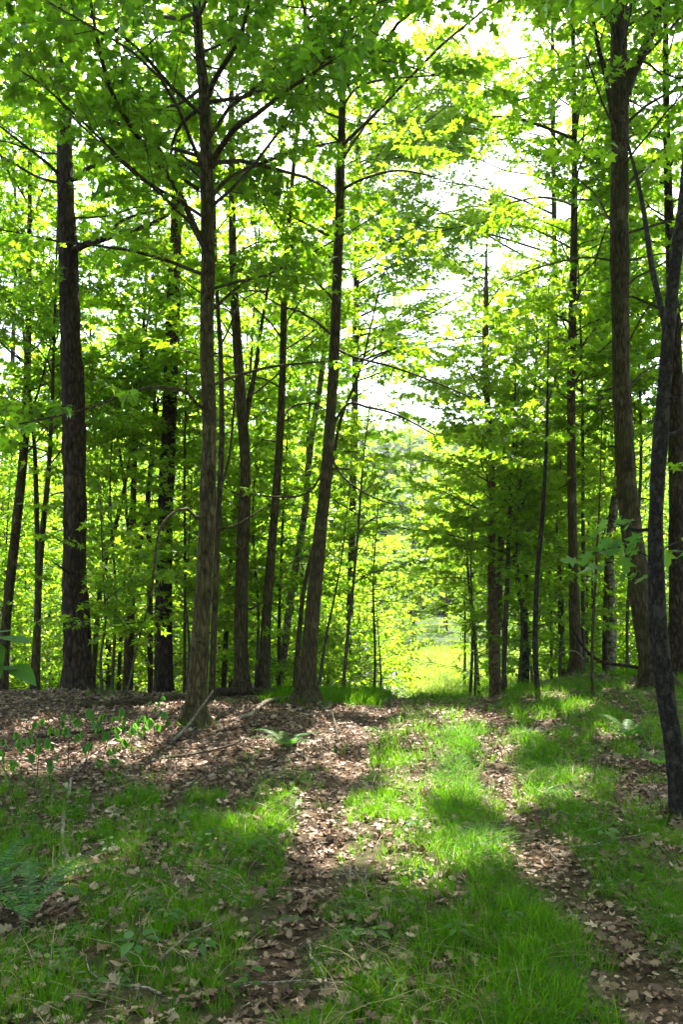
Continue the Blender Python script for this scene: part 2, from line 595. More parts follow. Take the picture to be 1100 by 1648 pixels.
def spray_mask(C, L, seed=0):
    """Which sprays (centres C, lengths L) grow, given the openings."""
    r = np.random.default_rng(seed)
    d = np.maximum(C[:, 1], .3)
    u = 550 + C[:, 0] / d * F
    v = HOR - (C[:, 2] - EYE) / d * F
    keep = np.ones(len(C), bool)
    front = C[:, 1] > .6
    for gu, gv, ru, rv, p in GAPS * np.array([1, 1, 1, 1, .9]):
        e = ((u - gu) / ru) ** 2 + ((v - gv) / rv) ** 2
        keep &= ~(front & (e < 1) & (r.random(len(C)) < p))
    rad = L * F / d * .35
    for dep, vv, uu, hw, p in CLEAR:
        ut = np.interp(v, vv, uu)
        inside = (np.abs(u - ut) < hw + rad * .8) & (v > vv[0]) & (v < vv[-1]) & (C[:, 1] < dep + .1)
        keep &= ~(front & inside & (r.random(len(C)) < p))
    for x, y, z, rr in SPOTS:
        q = C - np.array([x, y, z])
        t = q @ SUN
        dist = np.linalg.norm(q - t[:, None] * SUN, axis=1)
        keep &= ~((t > 0) & (dist < rr * .85 + L * .26) & (r.random(len(C)) < .97))
    # keep the air in front of the camera free
    keep &= ~((C[:, 1] > -1.5) & (C[:, 1] < 4.2) & (C[:, 2] < EYE + C[:, 1] * .62 + .5) & (np.abs(C[:, 0]) < .5 * np.abs(C[:, 1]) + 1.0))
    keep &= ~((C[:, 1] > 1) & (C[:, 1] < 9.3) & (v > 760) & (u > -200) & (u < 1300))
    return keep


class Crown:
    def __init__(s):
        s.p, s.d, s.l, s.tubes, s.rng = [], [], [], [], []

    def add(s, p, d, l):
        s.p.append(p)
        s.d.append(d)
        s.l.append(l)

    def along(s, pts, rng_, dens, l0, l1, start=.2, up=.1):
        """Side sprays along a limb."""
        pts = np.asarray(pts)
        seg = np.linalg.norm(np.diff(pts, axis=0), axis=1)
        cum = np.concatenate([[0], np.cumsum(seg)])
        T = cum[-1]
        n = max(2, int(T * dens))
        for k in range(n):
            t = start + (1 - start) * (k + rng_.random()) / n
            p = np.array([np.interp(t * T, cum, pts[:, c]) for c in range(3)])
            q = np.array([np.interp(min(1, t + .05) * T, cum, pts[:, c]) for c in range(3)])
            q0 = np.array([np.interp(max(0, t - .05) * T, cum, pts[:, c]) for c in range(3)])
            tg = unit(q - q0)
            side = unit(np.cross(tg, [0, 0, 1]) + 1e-6)
            sg = 1 if k % 2 else -1
            a = rng_.uniform(.5, 1.15)
            d = tg * math.cos(a) + side * sg * math.sin(a) + np.array([0, 0, up + rng_.uniform(-.25, .25)])
            s.add(p, unit(d), (l0 + (l1 - l0) * t) * rng_.uniform(.7, 1.25))
        s.add(pts[-1], unit(pts[-1] - pts[-2]), l1 * 1.1)

    def branch(s, p, az, el, L, r0, rng_, droop=.35, dens=7, sides=5):
        n = 7
        pts = [p]
        e = el
        a = az
        for k in range(n):
            d = np.array([math.cos(a) * math.cos(e), math.sin(a) * math.cos(e), math.sin(e)])
            pts.append(pts[-1] + d * L / n)
            e += -el * droop / n * 2 + rng_.uniform(-.24, .24)
            a += rng_.uniform(-.33, .33)
        pts = np.array(pts)
        rad = r0 * np.linspace(1, .16, n + 1)
        s.tubes.append((*tube(pts, rad, sides), 1, .5))
        i0 = len(s.p)
        s.along(pts, rng_, dens, .46 * L ** .6, .30 * L ** .6, .12)
        s.rng.append((i0, len(s.p)))

    def build(s, parent, base, leaf, mats, size=.095, spacing=.03, mask=None, tilt=.7, twig=.0045, var0=.5, vspread=.5, seed=0, name='crown', hang=.35, keeptubes=True):
        r = np.random.default_rng(seed + 77)
        p, d, l = np.array(s.p), np.array(s.d), np.array(s.l)
        parts = []
        if mask:
            c = p + d * (l * .6)[:, None]
            k = spray_mask(c, l, seed)
            for (i0, i1), tb in zip(s.rng, s.tubes):
                if k[i0:i1].mean() < .5:       # a limb that would stand bare is left out with its sprays
                    k[i0:i1] = False
                else:
                    parts.append(tb)
            p, d, l = p[k], d[k], l[k]
        else:
            parts = list(s.tubes)
        m = len(p)
        if m == 0:
            return None
        # twigs
        t4 = np.array([0, .35, .7, 1.0])
        cur = r.normal(0, .12, (m, 3))
        cur[:, 2] -= .10

        def at(idx, t):
            return p[idx] + d[idx] * (l[idx] * t)[:, None] + cur[idx] * (l[idx] * t * t)[:, None]
        side = unit(np.cross(d, np.array([0, 0, 1.0])) + 1e-6)
        upv = np.cross(side, d)
        ring = []
        for t in t4:
            c = at(np.arange(m), np.full(m, t))
            rr = (twig * (1 - .75 * t) * (.6 + l))[:, None]
            for q in range(3):
                th = q * 2.094
                ring.append(c + rr * (math.cos(th) * side + math.sin(th) * upv))
        V = np.stack(ring, 1).reshape(-1, 3)
        fi = []
        for a in range(3):
            for q in range(3):
                q2 = (q + 1) % 3
                fi.append((a * 3 + q, a * 3 + q2, a * 3 + 3 + q2, a * 3 + 3 + q))
        Fc = (np.array(fi)[None] + (np.arange(m) * 12)[:, None, None]).reshape(-1, 4)
        parts.append((V, Fc, 1, .5))
        # leaves
        cnt = np.maximum(3, (l / spacing * r.uniform(.8, 1.25, m)).astype(int))
        idx = np.repeat(np.arange(m), cnt)
        k = np.arange(len(idx)) - np.repeat(np.cumsum(cnt) - cnt, cnt)
        t = np.clip(.12 + .9 * (k + r.random(len(idx))) / cnt[idx], 0, 1.03)
        sg = np.where(k % 2, 1.0, -1.0)[:, None]
        pos = at(idx, t)
        n = len(idx)
        yd = d[idx] * r.uniform(.25, .9, (n, 1)) + side[idx] * sg * r.uniform(.4, 1.1, (n, 1)) + r.normal(0, .25, (n, 3))
        yd[:, 2] -= hang * r.uniform(.2, 1.8, n)
        yd = unit(yd)
        zd = np.array([0, 0, 1.0]) + r.normal(0, tilt, (n, 3))
        pos = pos + yd * (size * .35)
        sz = size * r.uniform(.6, 1.25, n)
        vv = var0 + vspread * (r.random(n) - .5) + .25 * (r.random(m)[idx] - .5)
        V, Fc, va = stamp(leaf, pos, yd, zd, sz, np.clip(vv, 0, 1))
        parts.append((V, Fc, 0, va))
        return mk(name, parts, mats, parent, base)


# ------------------------------------------------------------------ traced trees
def trunk_path(pts, d, H=None, lean=0.0):
    """Photo trace (u, v, width px) bottom to top at distance d -> 4 columns x, y, z, radius."""
    out = []
    for u, v, wpx in pts:
        dd = d + lean * (pts[0][1] - v) / 1000.0
        out.append((*P(u, v, dd), .89 * wpx / 2 / F * dd))
    out = np.array(out)
    if H is not None and out[-1][2] < H:
        a, b = out[-2], out[-1]
        dr = unit((b - a)[:3])
        dr = unit(dr * .6 + np.array([0, 0, .4]))
        h0, r0 = b[2], b[3]
        for q in (.35, .7, 1.0):
            hh = h0 + (H - h0) * q
            p = out[-1][:3] + dr * (hh - out[-1][2]) / max(dr[2], .3)
            out = np.vstack([out, [*p, max(r0 * (1 - .8 * q), .008)]])
    return out


def add_limb(root, base, pts, mat, sides=6):
    S = resample(np.array(pts), .09)
    V, Fq = tube(S[:, :3], S[:, 3], sides, .12, 5)
    return mk('limb', [(V, Fq, 0, .5)], [mat], root, base), S


BASES = []


def traced_tree(name, cat, label, pts, d, bark, H=None, flare=.6, sides=14, rough=.12, lean=0, limbs=(), crown=None, group=None, clear=None, buried=.25, freq=9, seed=1):
    path = trunk_path(pts, d, H, lean)
    bx, by = path[0][0], path[0][1]
    gz0 = float(ground(bx, by))
    low = path[0].copy()
    if low[2] > gz0 - buried:
        dr = unit((path[0] - path[1])[:3])
        dr = unit(np.array([dr[0] * .5, 0, -1]))
        low[:3] = path[0][:3] + dr * (low[2] - gz0 + buried) / -dr[2]
        path = np.vstack([low, path])
    base = np.array([path[0][0], path[0][1], gz0])
    BASES.append((base[0], base[1], path[1][3]))
    root = thing(name, label, cat, base, group)
    S = resample(path, .07 if sides > 9 else .16)
    hh = np.maximum(S[:, 2] - gz0, 0)
    r_ = S[:, 3] * (1 + flare * np.exp(-hh / max(.10, path[1][3] * 1.1)))
    V, Fq = tube(S[:, :3], r_, sides, rough, seed, freq)
    if flare > .4:      # root buttresses
        C = np.repeat(S[:, :3], sides, 0)
        h = np.repeat(hh, sides)
        q = V - C
        th = np.arctan2(q[:, 1], q[:, 0])
        k = 1 + .38 * flare * np.exp(-h / (path[1][3] * 1.8)) * np.cos(5 * th + seed) + .15 * flare * np.exp(-h / (path[1][3] * 2.5)) * np.cos(3 * th + 2 * seed)
        V = C + q * k[:, None]
    mk('trunk', [(V, Fq, 0, .5)], [bark], root, base)
    cr = Crown()
    r = np.random.default_rng(seed + 500)
    for k in range(5 if sides >= 16 else 2):        # dead stubs
        z = r.uniform(gz0 + 1.2, min(S[-1][2], gz0 + 7))
        c0 = np.array([np.interp(z, S[:, 2], S[:, a]) for a in range(4)])
        az = r.uniform(0, 6.283)
        ll = r.uniform(.08, .45) * (.5 + 4 * c0[3])
        r0 = min(.016, c0[3] * .22)
        d0 = np.array([math.cos(az), math.sin(az), r.uniform(-.1, .5)])
        q0 = c0[:3] + d0 * c0[3] * .5
        pts = np.array([q0, q0 + d0 * (c0[3] * .6 + ll * .4), q0 + d0 * (c0[3] * .6 + ll) + [0, 0, r.uniform(-.05, .08)]])
        mk('stub', [(*tube(resample(pts, .04), np.linspace(r0 * 1.3, r0 * .45, len(resample(pts, .04))), 6, .2, k), 0, .5)], [bark], root, base)
    for lm in limbs:
        lp = [(*P(u, v, d + dd), wpx / 2 / F * (d + dd)) for u, v, dd, wpx in lm['p']]
        _, LS = add_limb(root, base, lp, bark if lm.get('bark', 1) else B_TWIG)
        if lm.get('dens', 3.5):
            cr.along(LS[:, :3], r, lm.get('dens', 5.5), lm.get('l0', .7), lm.get('l1', .5), lm.get('start', .35))
    if crown:
        c = dict(z0=3, z1=12, n=26, L=2.6, el=.55, leaf='mid', size=.115, mat=LEAF, spacing=.027, dens=7.0, az=None, top=.35, var0=.45)
        c.update(crown)
        if c['mat'] in (LEAF, LEAFB):
            c['n'] = int(c['n'] * 1.5)
        zz = S[:, 2]
        for k in range(c['n']):
            q = (k + r.random()) / c['n']
            z = c['z0'] + (c['z1'] - c['z0']) * q
            p = np.array([np.interp(z, zz, S[:, a]) for a in range(3)])
            az = k * 2.4 + r.uniform(-.6, .6) if c['az'] is None else r.uniform(*c['az'])
            shape = (1 - q) ** .5 * (1 - c['top']) + c['top']
            L = c['L'] * shape * r.uniform(.65, 1.2)
            rr = min(.0065 * L + .003, np.interp(z, zz, S[:, 3]) * .6)
            cr.branch(p, az, c['el'] * r.uniform(.4, 1.4) + .5 * q * c['el'], L, rr, r, dens=c['dens'])
        for en, ez0, ez1, eL, ea0, ea1 in c.get('extra', ()):
            for k in range(en):
                z = ez0 + (ez1 - ez0) * (k + r.random()) / en
                p = np.array([np.interp(z, zz, S[:, a]) for a in range(3)])
                L = eL * r.uniform(.6, 1.15)
                cr.branch(p, r.uniform(ea0, ea1), r.uniform(.1, .6), L, .0055 * L + .003, r, dens=c['dens'])
        cr.build(root, base, c['leaf'], [c['mat'], B_TWIG], c['size'], c['spacing'], True, var0=c['var0'], seed=seed, hang=c.get('hang', .35), tilt=c.get('tilt', .75))
    elif cr.p:
        cr.build(root, base, 'mid', [LEAF, B_TWIG], .115, .03, True, seed=seed)
    return root


def clear(d, pts, p=.88, v0=None, v1=None):
    a = np.array(sorted([(v, u, w) for u, v, w in pts]))
    if v0 is not None:
        m = (a[:, 0] >= v0) & (a[:, 0] <= v1)
        us = np.interp([v0, v1], a[:, 0], a[:, 1])
        a2 = np.vstack([[v0, us[0], 20], a[m], [v1, us[1], 20]])
        a = a2
    CLEAR.append((d, a[:, 0], a[:, 1], float(np.mean(a[:, 2])) / 2, p))


T_A = [(314, 1178, 38), (317, 1100, 33), (330, 900, 30), (337, 700, 26), (333, 550, 25), (335, 400, 23), (333, 300, 24), (328, 150, 19), (318, 40, 16)]
T_B = [(128, 1118, 50), (121, 950, 42), (120, 800, 39), (118, 650, 37), (113, 500, 34), (107, 350, 31), (103, 200, 25), (100, 60, 20)]
T_C = [(264, 1100, 33), (264, 900, 29), (272, 700, 27), (275, 600, 26), (282, 400, 22), (290, 200, 18), (292, 60, 14)]
T_4 = [(390, 1105, 28), (388, 1000, 25), (392, 850, 23), (395, 750, 19), (388, 640, 19), (382, 550, 17), (375, 400, 14), (372, 100, 9)]
T_5 = [(424, 1103, 22), (432, 950, 17), (448, 750, 14), (455, 600, 13), (458, 470, 11), (470, 300, 8), (485, 140, 6)]
T_BI = [(452, 1092, 14), (470, 950, 13), (490, 830, 12), (500, 720, 11), (518, 600, 10), (530, 480, 8)]
T_D = [(491, 1130, 36), (498, 1050, 28), (513, 880, 24), (525, 770, 21), (537, 600, 19), (543, 450, 17), (548, 300, 15), (552, 120, 11)]
T_20 = [(797, 1078, 22), (794, 1000, 19), (792, 900, 14), (793, 790, 12), (789, 700, 11), (782, 600, 12), (783, 480, 9)]
T_20B = [(799, 1030, 10), (803, 960, 11), (808, 850, 10), (810, 760, 10), (815, 640, 7)]
T_24 = [(929, 1090, 24), (923, 900, 17), (920, 650, 15), (924, 400, 13), (925, 200, 9), (922, 0, 7)]
T_E = [(1058, 1122, 50), (1046, 1040, 42), (1030, 950, 39), (1012, 800, 34), (1000, 600, 31), (998, 400, 31), (998, 200, 30), (996, 0, 27)]
T_F = [(1104, 1330, 40), (1088, 1220, 33), (1074, 1130, 32), (1059, 1000, 29), (1056, 850, 27), (1064, 700, 25), (1076, 540, 23), (1090, 400, 21), (1103, 300, 18)]
T_G = [(1094, 1085, 36), (1091, 900, 31), (1088, 600, 25), (1080, 400, 17), (1074, 230, 13), (1072, 60, 10)]
clear(9.1, T_A, .92, 50, 1180)
clear(11.9, T_B, .6, 470, 1118)
clear(11.9, T_B, .75, 200, 420)
clear(14.0, T_C, .45, 580, 1095)
clear(12.8, T_4, .45, 560, 1100)
clear(13.0, T_5, .5, 500, 1100)
clear(16.0, T_BI, .8, 560, 1090)
clear(11.2, T_D, .72, 200, 1130)
clear(15.5, T_20, .6, 880, 1075)
clear(14.0, T_24, .7, 0, 1090)
clear(11.5, T_E, .92, 0, 1120)
clear(5.7, T_F, .95, 300, 1330)
clear(13.0, T_G, .8, 60, 1085)


def limb(*p, **k):
    return dict(p=p, **k)


traced_tree('maple_tree', 'tree', 'slim olive-barked maple with flared roots and dark blotches, alone in the leaf litter', T_A, 9.15, B_MAPLE, 13, 1.0, 32, .17, seed=1, limbs=[
    limb((330, 388, 0, 11), (317, 372, -.05, 10), (282, 300, -.3, 9), (230, 232, -.7, 8), (185, 160, -1.1, 7), (162, 88, -1.4, 6), (145, 0, -1.7, 5)),
    limb((320, 306, 0, 7), (300, 292, -.1, 6), (273, 268, -.2, 6), (235, 200, -.1, 5), (206, 130, .1, 4), (186, 60, .3, 3)),
    limb((326, 172, 0, 7), (292, 200, .15, 6), (277, 235, .2, 5), (276, 262, .2, 5), (281, 298, .1, 5), dens=1),
    limb((340, 270, 0, 12), (346, 253, -.05, 10), (380, 205, -.3, 9), (405, 190, -.5, 8), (468, 142, -1.0, 6), (535, 98, -1.6, 4)),
    limb((340, 318, 0, 8), (352, 303, 0, 7), (380, 280, .2, 6), (430, 260, .5, 5), (490, 240, .8, 4), (545, 228, 1.1, 3)),
    limb((334, 158, 0, 10), (345, 130, -.1, 9), (365, 98, -.3, 8), (386, 62, -.5, 6), (400, 10, -.8, 5)),
    limb((333, 662, 0, 7), (317, 650, -.1, 6), (300, 631, -.2, 5.5), (250, 623, -.6, 5), (200, 635, -.9, 4.5), (150, 655, -1.2, 4), (80, 672, -1.5, 3.5), (-5, 690, -1.9, 3), dens=2.2),
    limb((340, 622, 0, 6), (346, 618, .05, 5.5), (380, 605, .3, 5), (440, 590, .7, 4), (522, 582, 1.2, 3), dens=1.6),
    limb((337, 500, 0, 6), (346, 495, .05, 5.5), (380, 465, .3, 5), (420, 440, .6, 4), (470, 420, .9, 3)),
    limb((328, 838, 0, 6), (315, 832, -.1, 5), (301, 818, -.2, 5), (284, 822, -.35, 4.5), (258, 850, -.5, 4), (249, 905, -.6, 3.5), (244, 962, -.7, 2.5), dens=0),
    limb((352, 850, .2, 3), (380, 845, .3, 3.5), (430, 815, .4, 2.5), dens=0)],
    crown=dict(z0=4.6, z1=12.4, n=34, L=3.3, leaf='maple', size=.105, var0=.34, el=.4))
traced_tree('pine_tree', 'tree', 'thick dark furrowed pine trunk, stoutest of those at the litter edge', T_B, 11.9, B_PINE, 16, .4, 40, .26, freq=15, seed=2, limbs=[
    limb((112, 290, 0, 10), (122, 287, -.1, 8), (140, 272, -.3, 7), (170, 258, -.6, 6), (205, 225, -.9, 5), dens=0),
    limb((110, 408, 0, 14), (135, 395, -.2, 11), (165, 385, -.4, 10), (200, 375, -.6, 8), (240, 362, -.9, 7), (272, 345, -1.2, 5), dens=0),
    limb((168, 385, -.4, 6), (190, 360, -.3, 5), (215, 348, -.2, 4), (250, 340, 0, 3), dens=0),
    limb((98, 285, 0, 7), (75, 262, -.3, 5), (40, 235, -.6, 4), (0, 203, -.9, 3), dens=0),
    limb((98, 295, 0, 6), (60, 285, .3, 4), (20, 262, .5, 4), (-20, 240, .7, 3), dens=0),
    limb((104, 110, 0, 9), (130, 80, -.4, 8), (175, 58, -.8, 6), (205, 38, -1.1, 5), dens=0)],
    crown=dict(z0=6.4, z1=15.5, n=15, L=2.6, leaf='tuft', size=.17, mat=NEEDLE, spacing=.06, el=.12, dens=2.6, tilt=.8))
traced_tree('pine_tree', 'tree', 'dark pine trunk half hidden by leaves, standing behind the fallen log', T_C, 14.2, B_PINE, 15, .6, 20, .14, freq=11, seed=3,
            crown=dict(z0=8, z1=14.5, n=9, L=2.2, leaf='tuft', size=.17, mat=NEEDLE, spacing=.07, el=.12, dens=2.4, tilt=.8))
traced_tree('forest_tree', 'tree', 'straight brown tree behind the fallen log, with two thin stems at its side', T_4, 12.9, B_GREY, 14, .85, 18, .1, seed=4, limbs=[
    limb((392, 700, 0, 10), (402, 640, .1, 9), (412, 590, .2, 7), (425, 500, .4, 5), (440, 420, .5, 4), dens=2)],
    crown=dict(z0=3.6, z1=13.5, n=34, L=2.3, var0=.55))
traced_tree('forest_tree', 'tree', 'smooth straight tree with no low branches, beside the pale birch', T_5, 13.1, B_GREY, 14, .8, 16, .1, seed=5, limbs=[
    limb((452, 680, 0, 5), (470, 655, .3, 4), (505, 650, .6, 3), (535, 668, .8, 2), dens=1.2)],
    crown=dict(z0=4.2, z1=13.5, n=30, L=2.2, var0=.6, extra=[(18, 5.5, 13, 3.6, -.7, .9)]))
traced_tree('birch_tree', 'tree', 'pale leaning birch with dark cross bands behind the leaning trunk', T_BI, 16, B_BIRCH, 11, .2, 12, .05, seed=6,
            crown=dict(z0=5.5, z1=10.5, n=20, L=1.8, size=.07, mat=LEAFB, var0=.6))
traced_tree('forest_tree', 'tree', 'big grey-brown tree leaning over the left wheel rut', T_D, 11.2, B_GREY, 14, .85, 32, .18, seed=7, limbs=[
    limb((552, 150, 0, 7), (556, 110, -.1, 6), (590, 75, -.5, 5), (640, 5, -1.1, 4)),
    limb((551, 175, 0, 5), (575, 142, .2, 4.5), (620, 128, .5, 4), (700, 122, 1.0, 3)),
    limb((546, 310, 0, 5), (580, 290, -.3, 4), (640, 275, -.8, 3.5), (700, 285, -1.2, 2.5)),
    limb((540, 560, 0, 5), (570, 575, -.2, 4), (630, 590, -.5, 3.5), (700, 615, -.8, 3), (760, 640, -1.0, 2), dens=4.5, l0=.5, l1=.45),
    limb((533, 690, 0, 5), (560, 650, .1, 4.5), (590, 655, .3, 4), (640, 668, .5, 3.5), (700, 700, .8, 2.5), dens=3),
    limb((528, 740, 0, 5), (500, 790, -.2, 4), (455, 800, -.5, 3.5), (400, 795, -.8, 2.5), dens=4.5),
    limb((543, 430, 0, 5), (515, 400, -.3, 4), (470, 385, -.6, 3), (430, 390, -.9, 2.5)),
    limb((530, 730, 0, 5), (555, 770, -.2, 4), (600, 800, -.4, 3), (650, 815, -.6, 2), dens=5, l0=.5, l1=.4)],
    crown=dict(z0=3.9, z1=13.4, n=40, L=3.0, var0=.5, extra=[(30, 4.4, 12, 4.0, -.9, .9)]))
traced_tree('slender_tree', 'tree', 'thin curving stem rising just behind the big leaning tree',
            [(475, 1100, 9), (488, 960, 8), (505, 880, 7.5), (527, 800, 7), (545, 690, 6), (562, 640, 5), (582, 590, 4)], 13, B_GREY, 7, .2, 8, .06, seed=8,
            crown=dict(z0=3.4, z1=6.5, n=14, L=1.5, var0=.6))
traced_tree('slender_tree', 'tree', 'thin grey stem rising right beside the blotched maple trunk',
            [(341, 1125, 13), (345, 1000, 11), (351, 850, 10), (357, 700, 10), (355, 560, 9), (350, 480, 7), (345, 330, 5)], 11, B_GREY, 8.5, .3, 10, .06, seed=9, limbs=[
    limb((352, 800, 0, 4), (368, 740, .1, 3.5), (374, 690, .2, 3.5), (378, 640, .3, 3), (382, 560, .4, 2.5), dens=1)],
            crown=dict(z0=4.2, z1=8.2, n=16, L=1.6, var0=.55))
traced_tree('forked_tree', 'tree', 'dark crooked tree forking into several stems between the two pines',
            [(206, 1103, 19), (209, 1000, 18), (212, 930, 15), (214, 850, 11), (217, 740, 10), (222, 640, 8), (231, 530, 6)], 15, B_GREY, 10, .3, 12, .1, seed=10, limbs=[
    limb((209, 950, 0, 9), (218, 900, .1, 9), (236, 830, .3, 8), (243, 740, .5, 7), (255, 640, .7, 5), dens=1.5),
    limb((208, 860, 0, 6), (203, 820, -.1, 5), (198, 760, -.2, 5), (180, 660, -.4, 3), dens=2)],
            crown=dict(z0=3.2, z1=9.5, n=26, L=2.0, var0=.6))
traced_tree('forest_tree', 'tree', 'leaning grey tree at the left edge beyond the big leaves',
            [(4, 1130, 20), (10, 1000, 17), (26, 850, 17), (40, 700, 15), (45, 550, 12), (47, 400, 9)], 14, B_GREY, 13, .3, 12, .08, seed=12,
            crown=dict(z0=3.4, z1=12.5, n=30, L=2.4, var0=.5))
traced_tree('slender_tree', 'tree', 'dark upright stem between the edge tree and the thick pine',
            [(58, 1122, 14), (62, 950, 12), (68, 860, 11), (78, 760, 9), (84, 640, 6)], 13, B_GREY, 9, .3, 10, .06, seed=13,
            crown=dict(z0=3.2, z1=8.6, n=20, L=1.8, var0=.5))
traced_tree('slender_tree', 'tree', 'dark forked stem leaning away from the dark upright stem',
            [(52, 1115, 11), (60, 980, 11), (60, 880, 9), (58, 780, 9), (54, 700, 7), (40, 560, 5)], 14.4, B_GREY, 9, .3, 10, .06, seed=14,
            crown=dict(z0=3.4, z1=8.6, n=18, L=1.8, var0=.55))
traced_tree('slender_tree', 'tree', 'thin stem leaning out from behind the thick pine base',
            [(150, 1090, 10), (160, 960, 9), (168, 910, 9), (185, 850, 8), (205, 760, 6)], 14.6, B_GREY, 7.5, .2, 8, .06, seed=15,
            crown=dict(z0=3.0, z1=7.2, n=16, L=1.7, var0=.6))
traced_tree('slender_tree', 'tree', 'thin straight stem standing tight beside the smaller pine',
            [(242, 1095, 10), (241, 900, 10), (238, 800, 9), (246, 720, 8), (250, 600, 5)], 15.4, B_GREY, 9, .2, 8, .06, seed=16,
            crown=dict(z0=3.4, z1=8.6, n=16, L=1.7, var0=.6))
traced_tree('sapling', 'sapling', 'pole-thin straight sapling between the smaller pine and the maple',
            [(297, 1090, 6), (298, 900, 5), (297, 760, 4.5), (300, 600, 3)], 13.6, B_GREY, 5.5, .1, 6, 0, seed=17,
            crown=dict(z0=2.2, z1=5.3, n=12, L=1.2, var0=.6))
traced_tree('slender_tree', 'tree', 'thin stem behind the straight brown tree with stems at its side',
            [(361, 1090, 10), (366, 980, 9), (372, 900, 8), (385, 780, 7), (400, 640, 5)], 15.2, B_GREY, 9, .2, 8, .05, seed=18,
            crown=dict(z0=3.6, z1=8.4, n=18, L=1.7, var0=.65))
traced_tree('sapling', 'sapling', 'thin dark sapling in front of the sunlit yellow shrubs',
            [(554, 1090, 7), (561, 1010, 6), (568, 950, 5.5), (577, 850, 5), (585, 740, 3), (596, 650, 2)], 13, B_TWIG, 5.2, .1, 7, 0, seed=19, limbs=[
    limb((569, 940, 0, 2.5), (590, 925, .2, 2), (625, 915, .4, 1.2), dens=1), limb((576, 860, 0, 2.5), (600, 835, -.2, 2), (650, 830, -.4, 1.2), dens=3)],
            crown=dict(z0=2.4, z1=5.0, n=14, L=1.2, var0=.7))
traced_tree('sapling', 'sapling', 'short thin sapling on the bright grass by the leaning tree',
            [(516, 1085, 6), (526, 1020, 5), (537, 970, 4), (550, 900, 2.5)], 13.4, B_TWIG, 4.2, .1, 6, 0, seed=20,
            crown=dict(z0=1.6, z1=3.8, n=9, L=1.0, var0=.7))
traced_tree('twin_tree', 'tree', 'brown twin-trunked tree at the end of the right wheel rut', T_20, 15.6, B_RED_SUNLIT, 7.6, .6, 14, .1, seed=21, limbs=[
    dict(p=[(u, v, .35, w_) for u, v, w_ in T_20B], dens=.6, start=.7)],
            crown=dict(z0=2.0, z1=7.5, n=26, L=2.2, mat=LEAFB, var0=.65))
traced_tree('slender_tree', 'tree', 'dark thin stem close beside the twin-trunked tree',
            [(812, 1068, 9), (816, 960, 9), (819, 880, 8), (823, 780, 6), (828, 680, 4)], 15, B_TWIG, 6, .1, 8, .06, seed=22,
            crown=dict(z0=1.8, z1=5.8, n=22, L=1.6, mat=LEAFB, var0=.6))
traced_tree('forked_tree', 'tree', 'dark short tree forking low, beyond the thin pole saplings',
            [(846, 1065, 15), (844, 1000, 14), (846, 950, 13), (850, 880, 9), (856, 780, 6)], 16.5, B_CHERRY, 7.5, .3, 10, .1, seed=23, limbs=[
    limb((843, 985, 0, 8), (832, 930, .1, 7), (828, 860, .2, 5), (832, 760, .3, 3), dens=1.5)],
            crown=dict(z0=1.6, z1=7.2, n=28, L=1.9, mat=LEAFB, var0=.6))
traced_tree('slender_tree', 'tree', 'thin dark pole of a tree standing in grass, knobbly and nearly straight',
            [(866, 1120, 11), (862, 1040, 10), (865, 930, 9), (873, 840, 8), (880, 720, 6), (882, 630, 4)], 11.8, B_CHERRY, 5.6, .25, 10, .1, seed=24,
            crown=dict(z0=2.9, z1=5.4, n=13, L=1.3, var0=.5))
traced_tree('forest_tree', 'tree', 'tall straight grey tree with a thin dark companion stem', T_24, 14, B_GREY, 15, .75, 18, .08, seed=25, limbs=[
    limb((922, 222, 0, 6), (905, 216, -.1, 5.5), (880, 206, -.4, 5), (830, 190, -.9, 4), (795, 188, -1.3, 3), (755, 185, -1.6, 2)),
    limb((925, 235, 0, 5), (932, 180, .1, 5), (942, 110, .3, 4), (965, 50, .5, 3)),
    limb((921, 330, 0, 5), (900, 322, .3, 4.5), (868, 318, .7, 4), (830, 325, 1.1, 3), (790, 335, 1.5, 2)),
    limb((922, 322, 0, 4), (950, 322, -.3, 3.5), (985, 326, -.7, 3), dens=.8),
    limb((919, 520, 0, 4), (890, 505, -.4, 3.5), (850, 495, -.9, 2.5), (810, 500, -1.3, 2)),
    limb((920, 400, 0, 4), (893, 385, -.2, 3), (858, 368, -.6, 2), dens=1.5),
    limb((921, 640, 0, 4), (885, 640, -.4, 3), (845, 660, -.8, 2), dens=4)],
            crown=dict(z0=4.2, z1=14, n=40, L=2.7, var0=.5, extra=[(18, 6.0, 12, 3.4, 2.2, 4.0)]))
traced_tree('slender_tree', 'tree', 'thin dark stem tight behind the tall straight grey tree',
            [(940, 1072, 8), (939, 960, 7.5), (939, 800, 6.5), (937, 600, 5), (931, 420, 3)], 15.4, B_TWIG, 9, .1, 8, .05, seed=26,
            crown=dict(z0=3.4, z1=8.6, n=16, L=1.6, var0=.55))
traced_tree('sapling', 'sapling', 'spindly light-brown sapling in grass before the tall grey tree',
            [(957, 1135, 7), (953, 1080, 6), (956, 990, 5.5), (961, 900, 5), (966, 800, 3)], 10.9, B_GREY, 3.9, .15, 8, 0, seed=27, limbs=[
    limb((961, 900, 0, 3), (972, 860, .1, 2.5), (990, 820, .2, 1.8), dens=1)],
            crown=dict(z0=2.6, z1=3.8, n=6, L=.8, var0=.5))
